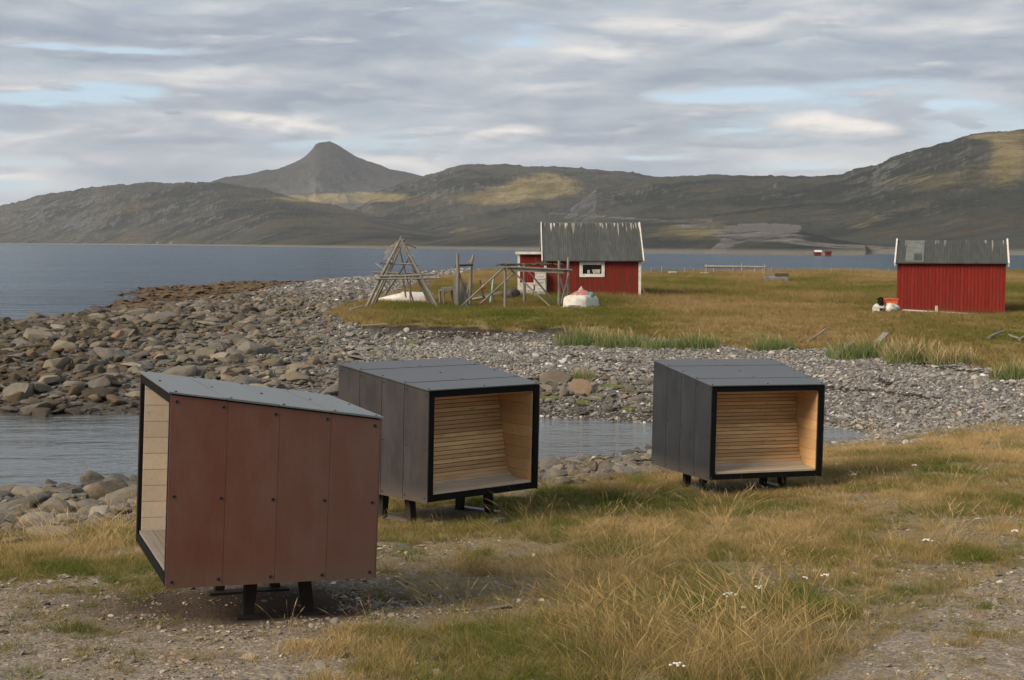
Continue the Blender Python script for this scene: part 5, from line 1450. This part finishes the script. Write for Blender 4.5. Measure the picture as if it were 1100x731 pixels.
# far rack, crib, posts
def farrack():
    Y = 132.
    r = empty('drying_rack', gp(790, 295, Y, 0)); tag(r, 'distant long low rack of one pale beam on posts before the water', 'rack')
    inv = -Vector(r.location)
    m = MB(); m.pole(P(757, 286.5, Y) + inv, P(823, 287.2, Y) + inv, .13, .11, bend=.003); m.build('beam', M['drift'], r)
    for px, t in ((759, 284), (767, 287), (788, 286.5), (797, 283.5), (821.5, 283.5)):
        m = MB(); m.pole(gp(px, 296, Y) + inv, P(px, t, Y) + inv, .1, .08); m.build('post', M['drift'], r)
    for a, b in (((808.5, 296), (812.5, 287)), ((816, 296), (821, 287)), ((793, 296), (796, 290))):
        m = MB(); m.pole(gp(*a, Y) + inv, P(*b, Y) + inv, .08, .07); m.build('strut', M['drift'], r)
farrack()
def crib():
    Y = 108.
    r = empty('log_crib', gp(833, 302, Y, 0)); r.rotation_euler = (0, 0, -.12); tag(r, 'low grey box of stacked boards in the tall grass', 'crib')
    m = MB()
    for k in range(4):
        z = .05 + .18 * k; xo = random.uniform(-.05, .05)
        m.box((-.92 + xo, -.6, z), (.9 + xo, -.5, z + .165)); m.box((-.92, .5, z), (.9, .6, z + .165))
    m.build('long_boards', OW, r)
    m = MB()
    for k in range(4):
        z = .06 + .18 * k
        m.box((-.88, -.48, z), (-.78, .48, z + .15)); m.box((.76, -.48, z), (.86, .48, z + .15))
    m.build('end_boards', OW, r)
    m = MB(); m.box((-.1, -.66, .58), (.95, -.61, .78)); m.build('loose_board', M['old_wood_dark'], r)
crib()
def smallbox(px, py, w, h, Y, lb, mt):
    p = gp(px, py, Y, 0); a = w / F * Y / 2; hh_ = h / F * Y
    m = MB(); m.box((-a, -.4, 0), (a, .4, hh_ * .85)); m.box((-a * 1.06, -.43, hh_ * .85), (a * 1.06, .43, hh_)); o = m.build('white_chest', mt); o.location = p; tag(o, lb, 'box', 'white chests in the far grass')
smallbox(756.5, 295.5, 8, 3.2, 128, 'white chest in the grass at the left end of the distant rack', M['white'])
smallbox(722.5, 294, 8, 3.4, 130, 'white chest in the far grass right of the cabin', M['white'])
GPF = 'thin fence posts at the far edge of the grass'
for px, t in ((711, 286), (735.5, 287.5), (745, 288), (829, 287), (874.5, 290), (893.5, 288.5), (914.5, 288), (933, 288.5), (954.5, 289), (700, 288)):
    thingpole('fence_post', gp(px, 296, 134, -.2), P(px, t, 134), .075, .06, M['drift'], 'thin pale fence post standing before the far water', 'post', GPF, .004)

# driftwood
GD = 'driftwood on the beach top'
thingpole('driftwood_log', at(868, 369) + Vector((0, 0, .08)), at(887, 360.5) + Vector((0, 0, .25)), .05, .04, M['drift'], 'thin pale driftwood log on the grass behind the far shelter', 'driftwood', GD)
thingpole('driftwood_log', at(898, 386) + Vector((0, 0, .12)), at(915, 379) + Vector((0, 0, .30)), .11, .09, M['drift'], 'driftwood log slanting out of the big grass clump', 'driftwood', GD)
thingbar('driftwood_plank', at(942, 373) + Vector((0, 0, .15)), P(952, 358, at(942, 373).y + .6), .24, .05, M['old_wood'], 'broad grey driftwood plank propped up behind the grass clumps', 'driftwood', GD)
thingpole('driftwood_log', at(1062, 366) + Vector((0, 0, .1)), at(1078, 362) + Vector((0, 0, .2)), .06, .045, M['old_wood'], 'grey driftwood log on the grass, left one of the pair at the right', 'driftwood', GD)
thingpole('driftwood_log', at(1084, 363) + Vector((0, 0, .1)), at(1094, 368) + Vector((0, 0, .15)), .05, .04, M['old_wood'], 'short grey driftwood piece right of the log pair', 'driftwood', GD)
thingpole('driftwood_log', at(1095, 368) + Vector((0, 0, .1)), at(1106, 364) + Vector((0, 0, .2)), .06, .05, M['old_wood'], 'grey driftwood log at the right edge of the grass', 'driftwood', GD)
thingpole('driftwood_log', at(375, 337) + Vector((0, 0, .1)), at(389, 334) + Vector((0, 0, .15)), .12, .10, M['drift'], 'pale driftwood log at the left tip of the turf', 'driftwood', GD)
m = MB()
p0 = at(893, 383)
pts = [Vector((random.uniform(-.25, .3), random.uniform(-.3, .3), .04 + .03 * math.sin(i))) for i in range(14)]
m.tube(pts, .03, 6); o = m.build('rope_tangle', M['teal']); o.location = p0; tag(o, 'teal rope tangle beside the slanting driftwood log', 'rope')
# wrack line of dark weed along the shingle
A = []
wpts = []
for (x0, y0, x1, y1, n) in ((888, 417, 1005, 428, 130), (985, 392, 1045, 400, 90), (630, 387, 690, 390, 50), (640, 399, 700, 400, 26), (600, 382, 625, 384, 20), (940, 407, 960, 415, 30), (1040, 398, 1062, 402, 25)):
    for k in range(n):
        t = random.random(); p = at(x0 + (x1 - x0) * t + random.gauss(0, 3), y0 + (y1 - y0) * t + random.gauss(0, 1.0)); wpts.append((p.x, p.y, p.z + .02))
wpts = np.array(wpts); n = len(wpts)
WK = kit('wrack', [rock_mesh('wrack', 2, M['weed'], 3, .3, .5, 700 + k, 60) for k in range(3)])
scatter('seaweed_wrack', wpts, np.stack([rng.normal(0, .2, n), rng.normal(0, .2, n), rng.uniform(0, 6, n)], -1), np.stack([rng.uniform(.06, .2, n), rng.uniform(.05, .12, n), rng.uniform(.06, .14, n)], -1), rng.integers(0, 3, n), np.zeros(n), WK)
# weed-covered low rocks in the tide zone
def dweed(X, Y, Z, px, py): return ((Z > SEA - .12) & (Z < -4.42) & (Y > 84) & (px < 335)) * 1.
A = stones('seaweed_beds', 7000, dweed, 84, 180, 30, 335, lambda p, px, py: logn(len(p), .22, .5, .1, .8), WK, 3, pw=.2, zfac=(.4, .9), tilt=.2, sink=.22)
WB = kit('weed bed', [rock_mesh('weed_bed', 3, M['weedbed'] if 'weedbed' in M else mat('weedbed', m_plain, col=(.085, .050, .018), rough=.75, var=.6, sc=4), 4, .35, .4, 740 + k, 60) for k in range(3)])
scatter('seaweed_beds', A[0], A[1], A[2], A[3], A[4], WB)

# ------------------------------------------------------------------ buildings across the water
def farhouse(px, py, wpx, hpx, lb, wall, roof):
    Y = None
    u = (px - 550) / F
    Yd = float(SHORE(u)) * 1.02 + 4
    p = P(px, py, Yd)
    jx = np.abs(hu - u).argmin(); jd = np.abs(HD[:, jx] - Yd).argmin()
    w = wpx / F * Yd; h = hpx / F * Yd; d = w * .7
    z0 = max(p.z, SEA + .5)
    r = empty('house', (p.x, Yd, z0)); tag(r, lb, 'house', 'small houses on the far shore')
    m = MB(); m.add([(-w / 2, 0, -4), (w / 2, 0, -4), (w / 2, d, -4), (-w / 2, d, -4), (-w / 2, 0, h * .6), (w / 2, 0, h * .6), (w / 2, d, h * .6), (-w / 2, d, h * .6), (-w / 2, d / 2, h), (w / 2, d / 2, h)],
                    [(0, 1, 5, 4), (1, 2, 6, 9, 5), (2, 3, 7, 6), (3, 0, 4, 8, 7)]); m.build('wall', wall, r)
    m = MB()
    for s in (0, 1):
        ye = -.3 if s == 0 else d + .3; q = [(-w / 2 - .2, ye, h * .56), (w / 2 + .2, ye, h * .56), (w / 2 + .2, d / 2, h), (-w / 2 - .2, d / 2, h)]
        if s: q = [q[1], q[0], q[3], q[2]]
        m.hexa(q + [(x, y, z + .15) for x, y, z in q])
    m.build('roof', roof, r)
    m = MB(); m.box((-w * .1, -.06, h * .2), (w * .08, -.01, h * .45)); m.build('window', M['glass'], r)
farhouse(879, 274.5, 6.5, 4, 'small red house with pale roof on the far shore, left one of the pair', M['red2'], M['white'])
farhouse(890, 274.8, 6, 3.6, 'small red house with dark red roof on the far shore, right one of the pair', M['red2'], M['red'])
farhouse(876.5, 277, 4, 2.5, 'tiny red shed at the waterline below the far red houses', M['red2'], M['roof_patch'])
farhouse(170.5, 262.6, 4.5, 3, 'tiny white house on the far left shore, left one of two', M['white'], M['roof_patch'])
farhouse(185, 262.8, 4.5, 2.8, 'tiny white house on the far left shore, right one of two', M['white'], M['roof_patch'])

# ------------------------------------------------------------------ air
def m_haze(g): return g.n('ShaderNodeVolumePrincipled', {'Color': (.88, .92, 1.0, 1), 'Density': HAZE})
HAZE = 0.000045
hm = bpy.data.materials.new('haze'); hm.use_nodes = True; hm.node_tree.nodes.clear(); g = G(hm.node_tree)
ho = g.n('ShaderNodeOutputMaterial'); hm.node_tree.links.new(m_haze(g).outputs[0], ho.inputs['Volume'])
m = MB(); m.box((-9200, -60, -16), (9200, 9700, 560)); o = m.build('haze', hm); tag(o, kind='stuff')

# ------------------------------------------------------------------ sky and sun
SUN = Vector((-.80, -.50, .62)).normalized()
el = math.asin(SUN.z); az = math.atan2(SUN.x, SUN.y)
w = bpy.data.worlds.new('World'); scene.world = w; w.use_nodes = True
t = w.node_tree; t.nodes.clear(); g = G(t)
ST = .073
sky = g.n('ShaderNodeTexSky', sky_type='NISHITA', sun_disc=False, sun_elevation=el, sun_rotation=az, air_density=1., dust_density=.6, ozone_density=1.5)
d = g.n('ShaderNodeTexCoord').outputs['Generated']
s = g.n('ShaderNodeSeparateXYZ', {0: d})
AZ = g.m('ARCTAN2', s.outputs[0], s.outputs[1]); EL = g.m('ARCSINE', s.outputs[2])
# layered cloud decks over (bearing, elevation): each deck is a warped noise with its own edge, lit on its upper rims
v0 = g.n('ShaderNodeCombineXYZ', {0: AZ, 1: g.m('MULTIPLY', EL, 3.6), 2: 0.}).outputs[0]
wp = g.n('ShaderNodeTexNoise', {'Vector': v0, 'Scale': 4.5, 'Detail': 3., 'Roughness': .5}).outputs['Color']
wpv = g.n('ShaderNodeVectorMath', {0: wp, 1: (.5, .5, .5)}, operation='SUBTRACT').outputs[0]
wps = g.n('ShaderNodeVectorMath', {0: wpv, 1: (.085, .085, 0)}, operation='MULTIPLY').outputs[0]
v1 = g.n('ShaderNodeVectorMath', {0: v0, 1: wps}, operation='ADD').outputs[0]
wq = g.n('ShaderNodeTexNoise', {'Vector': v0, 'Scale': 26., 'Detail': 5., 'Roughness': .6}).outputs['Color']
wqv = g.n('ShaderNodeVectorMath', {0: g.n('ShaderNodeVectorMath', {0: wq, 1: (.5, .5, .5)}, operation='SUBTRACT').outputs[0], 1: (.016, .012, 0)}, operation='MULTIPLY').outputs[0]
v2 = g.n('ShaderNodeVectorMath', {0: v1, 1: wqv}, operation='ADD').outputs[0]
sv = g.n('ShaderNodeSeparateXYZ', {0: v2})
A_, E_ = sv.outputs[0], g.m('DIVIDE', sv.outputs[1], 3.6)
def nz(v, sa, se, loc, det, rough): return g.noise(g.mapping(v, (sa, se, 1), loc=loc), 1., det, rough, 0.)
def deck(sa, se, loc, det, rough, dl):
    a = nz(v1, sa, se, loc, det, rough)
    up = g.n('ShaderNodeVectorMath', {0: v1, 1: (-.4 * dl, dl, 0)}, operation='ADD').outputs[0]
    return a, g.m('SUBTRACT', a, nz(up, sa, se, loc, det, rough))
def blobs(lst):
    tot = None
    for px, py, rx, ry, k in lst:
        a = (px - 550) / F; e = (260 - py) / F
        x = g.m('DIVIDE', g.m('SUBTRACT', A_, a), rx / F); y = g.m('DIVIDE', g.m('SUBTRACT', E_, e), ry / F)
        q = g.m('MULTIPLY', g.m('EXPONENT', g.m('MULTIPLY', g.m('ADD', g.m('MULTIPLY', x, x), g.m('MULTIPLY', y, y)), -1.)), k)
        tot = q if tot is None else g.m('ADD', tot, q)
    return tot
def lens(px, py, rx, ry, tilt=0.):
    """one lens cloud: 0 outside, rising to 1 inside; and its light, bright above and grey below"""
    a = (px - 550) / F; e = (260 - py) / F
    dx = g.m('SUBTRACT', A_, a); dy = g.m('SUBTRACT', E_, e)
    x = g.m('DIVIDE', dx, rx / F); y = g.m('DIVIDE', g.m('SUBTRACT', dy, g.m('MULTIPLY', dx, tilt)), ry / F)
    yy = g.m('MULTIPLY', y, g.m('ADD', 1., g.m('MULTIPLY', g.m('LESS_THAN', y, 0.), .6)))
    r = g.m('ADD', g.m('MULTIPLY', x, x), g.m('MULTIPLY', yy, yy))
    r = g.m('ADD', r, g.m('ADD', g.m('MULTIPLY', g.m('SUBTRACT', n3, .5), 1.5), g.m('MULTIPLY', g.m('SUBTRACT', n2, .5), 1.2)))
    return g.m('SUBTRACT', 1., g.sm(r, .3, 1.15)), y
gaps = blobs([(110, 112, 80, 10, .22), (60, 122, 40, 9, .14), (150, 1, 70, 6, .3), (470, 4, 60, 5, .16), (30, 200, 90, 14, .18), (760, 105, 80, 8, .12), (870, 182, 80, 6, .14), (700, 172, 60, 6, .14), (980, 122, 60, 6, .08), (110, 60, 90, 5, .24), (640, 172, 60, 7, .1), (80, 178, 60, 5, .12), (560, 55, 30, 5, .08)])
drk = blobs([(300, 38, 200, 20, .30), (200, 72, 130, 9, .2), (30, 132, 50, 9, .22), (240, 120, 120, 7, .16), (640, 150, 80, 10, .22), (960, 88, 150, 9, .22), (330, 108, 100, 8, .16), (700, 85, 160, 8, .14), (100, 160, 90, 6, .14), (400, 70, 120, 10, .14), (350, 170, 60, 7, .14), (1000, 15, 120, 10, .1)])
brt = blobs([(270, 134, 80, 9, .3), (330, 146, 60, 7, .3), (60, 108, 80, 4, .26), (590, 98, 60, 8, .26), (40, 192, 70, 5, .2), (1000, 40, 170, 10, .2), (750, 42, 150, 12, .2), (640, 20, 100, 12, .26), (120, 58, 90, 4, .26), (420, 178, 70, 6, .26), (1080, 85, 60, 5, .22), (200, 97, 80, 4, .18), (470, 110, 70, 5, .2), (640, 60, 70, 8, .18)])
n1, r1 = deck(3.4, 4.0, (0.3, .2, 0), 6, .52, .05)
n2, r2 = deck(6.5, 7.2, (3.1, 1.7, 0), 7, .52, .028)
n3, r3 = deck(15., 13., (7.3, 4.1, 0), 7, .58, .014)
f0 = g.m('ADD', g.m('MULTIPLY', n1, .5), g.m('MULTIPLY', n2, .5))
bias = g.m('SUBTRACT', g.m('MULTIPLY', g.m('ADD', brt, drk), .35), gaps)
RAMP = [(0, (1.7, 2.07, 2.6)), (.22, (2.15, 2.49, 2.96)), (.44, (2.88, 3.17, 3.55)), (.62, (4.0, 4.05, 4.12)), (.82, (5.6, 5.3, 4.95)), (1, (6.6, 6.1, 5.6))]
skc = g.mix(.75, sky.outputs[0], (3.05, 4.2, 5.2))
skc = g.mix(g.m('MULTIPLY', n3, .35), skc, (4.2, 4.5, 4.7))
# high thin sheet
m1 = g.sm(g.m('ADD', f0, bias), .37, .47)
c1 = g.ramp(g.m('ADD', g.m('ADD', .47, g.m('MULTIPLY', r1, 1.3)), g.m('ADD', g.m('MULTIPLY', r2, 1.2), g.m('SUBTRACT', g.m('MULTIPLY', brt, .95), g.m('MULTIPLY', drk, .3)))), RAMP)
cur = g.mix(g.m('MULTIPLY', m1, .93), skc, c1)
# grey middle deck with firm edges
k2 = g.m('ADD', g.m('ADD', g.m('MULTIPLY', n2, .85), g.m('MULTIPLY', n3, .15)), g.m('ADD', g.m('MULTIPLY', bias, .45), g.m('MULTIPLY', drk, .35)))
m2 = g.sm(k2, .495, .55)
c2 = g.ramp(g.m('ADD', g.m('ADD', .34, g.m('MULTIPLY', r2, 1.7)), g.m('ADD', g.m('MULTIPLY', r3, .3), g.m('SUBTRACT', g.m('MULTIPLY', brt, .7), g.m('MULTIPLY', drk, .8)))), RAMP)
cur = g.mix(g.m('MULTIPLY', m2, .85), cur, c2)
# low dark scraps
n4, r4 = deck(11., 15., (1.9, 8.2, 0), 7, .58, .014)
m4 = g.sm(g.m('ADD', n4, g.m('MULTIPLY', bias, .25)), .57, .64)
c4 = g.ramp(g.m('ADD', .30, g.m('MULTIPLY', r4, 1.8)), RAMP)
cur = g.mix(g.m('MULTIPLY', m4, .75), cur, c4)
# the lens clouds that stand out over the hills
for (px, py, rx, ry, tl, w0, b0) in ((800, 158, 80, 13, 0., .8, .30), (875, 145, 74, 18, -.16, 1.1, .72), (545, 152, 62, 17, .16, 1., .6), (640, 154, 80, 13, 0., .75, .30), (290, 142, 95, 14, -.10, .95, .62), (455, 148, 60, 9, .1, .6, .46), (740, 178, 40, 5, 0., .7, .40), (178, 131, 12, 5, 0., .8, .12), (30, 140, 60, 18, -.1, .7, .26), (25, 186, 70, 8, 0., .6, .5), (600, 104, 60, 14, .1, .6, .56), (180, 158, 90, 8, 0., .6, .26)):
    mk, y = lens(px, py, rx, ry, tl)
    lt = g.m('ADD', g.m('ADD', b0, g.m('MULTIPLY', y, .26)), g.m('ADD', g.m('MULTIPLY', r3, 1.2), g.m('MULTIPLY', r2, .8)))
    mk = g.m('MULTIPLY', mk, g.m('ADD', .55, g.m('MULTIPLY', n3, .8)))
    cur = g.mix(g.m('MINIMUM', g.m('MULTIPLY', mk, w0), 1.), cur, g.ramp(lt, RAMP))
hz = g.m('SUBTRACT', 1., g.sm(EL, .0, .075))
full = g.mix(g.m('MULTIPLY', hz, .3), cur, (3.7, 4.05, 4.4))
bg = g.n('ShaderNodeBackground', {0: full, 1: ST})
wo = g.n('ShaderNodeOutputWorld'); t.links.new(bg.outputs[0], wo.inputs[0])

sd = bpy.data.lights.new('sun', 'SUN'); sd.energy = 2.1; sd.angle = R(28); sd.color = (1., .84, .64)
so = bpy.data.objects.new('sun', sd); COL.objects.link(so); so.rotation_euler = (-SUN).to_track_quat('-Z', 'Y').to_euler()

# ------------------------------------------------------------------ camera
cd = bpy.data.cameras.new('camera'); co_ = bpy.data.objects.new('camera', cd); COL.objects.link(co_)
cd.sensor_width = 36; cd.lens = 36 * F / 1100; cd.clip_start = .1; cd.clip_end = 20000
co_.location = (0, 0, 0); co_.rotation_euler = (math.pi / 2 - PIT, 0, 0)
scene.camera = co_
scene.view_settings.view_transform = 'Standard'; scene.view_settings.look = 'None'
scene.view_settings.exposure = 1.2; scene.view_settings.gamma = 1
scene.cycles.max_bounces = 6; scene.cycles.volume_bounces = 0; scene.cycles.use_denoising = True
scene.cycles.transparent_max_bounces = 8
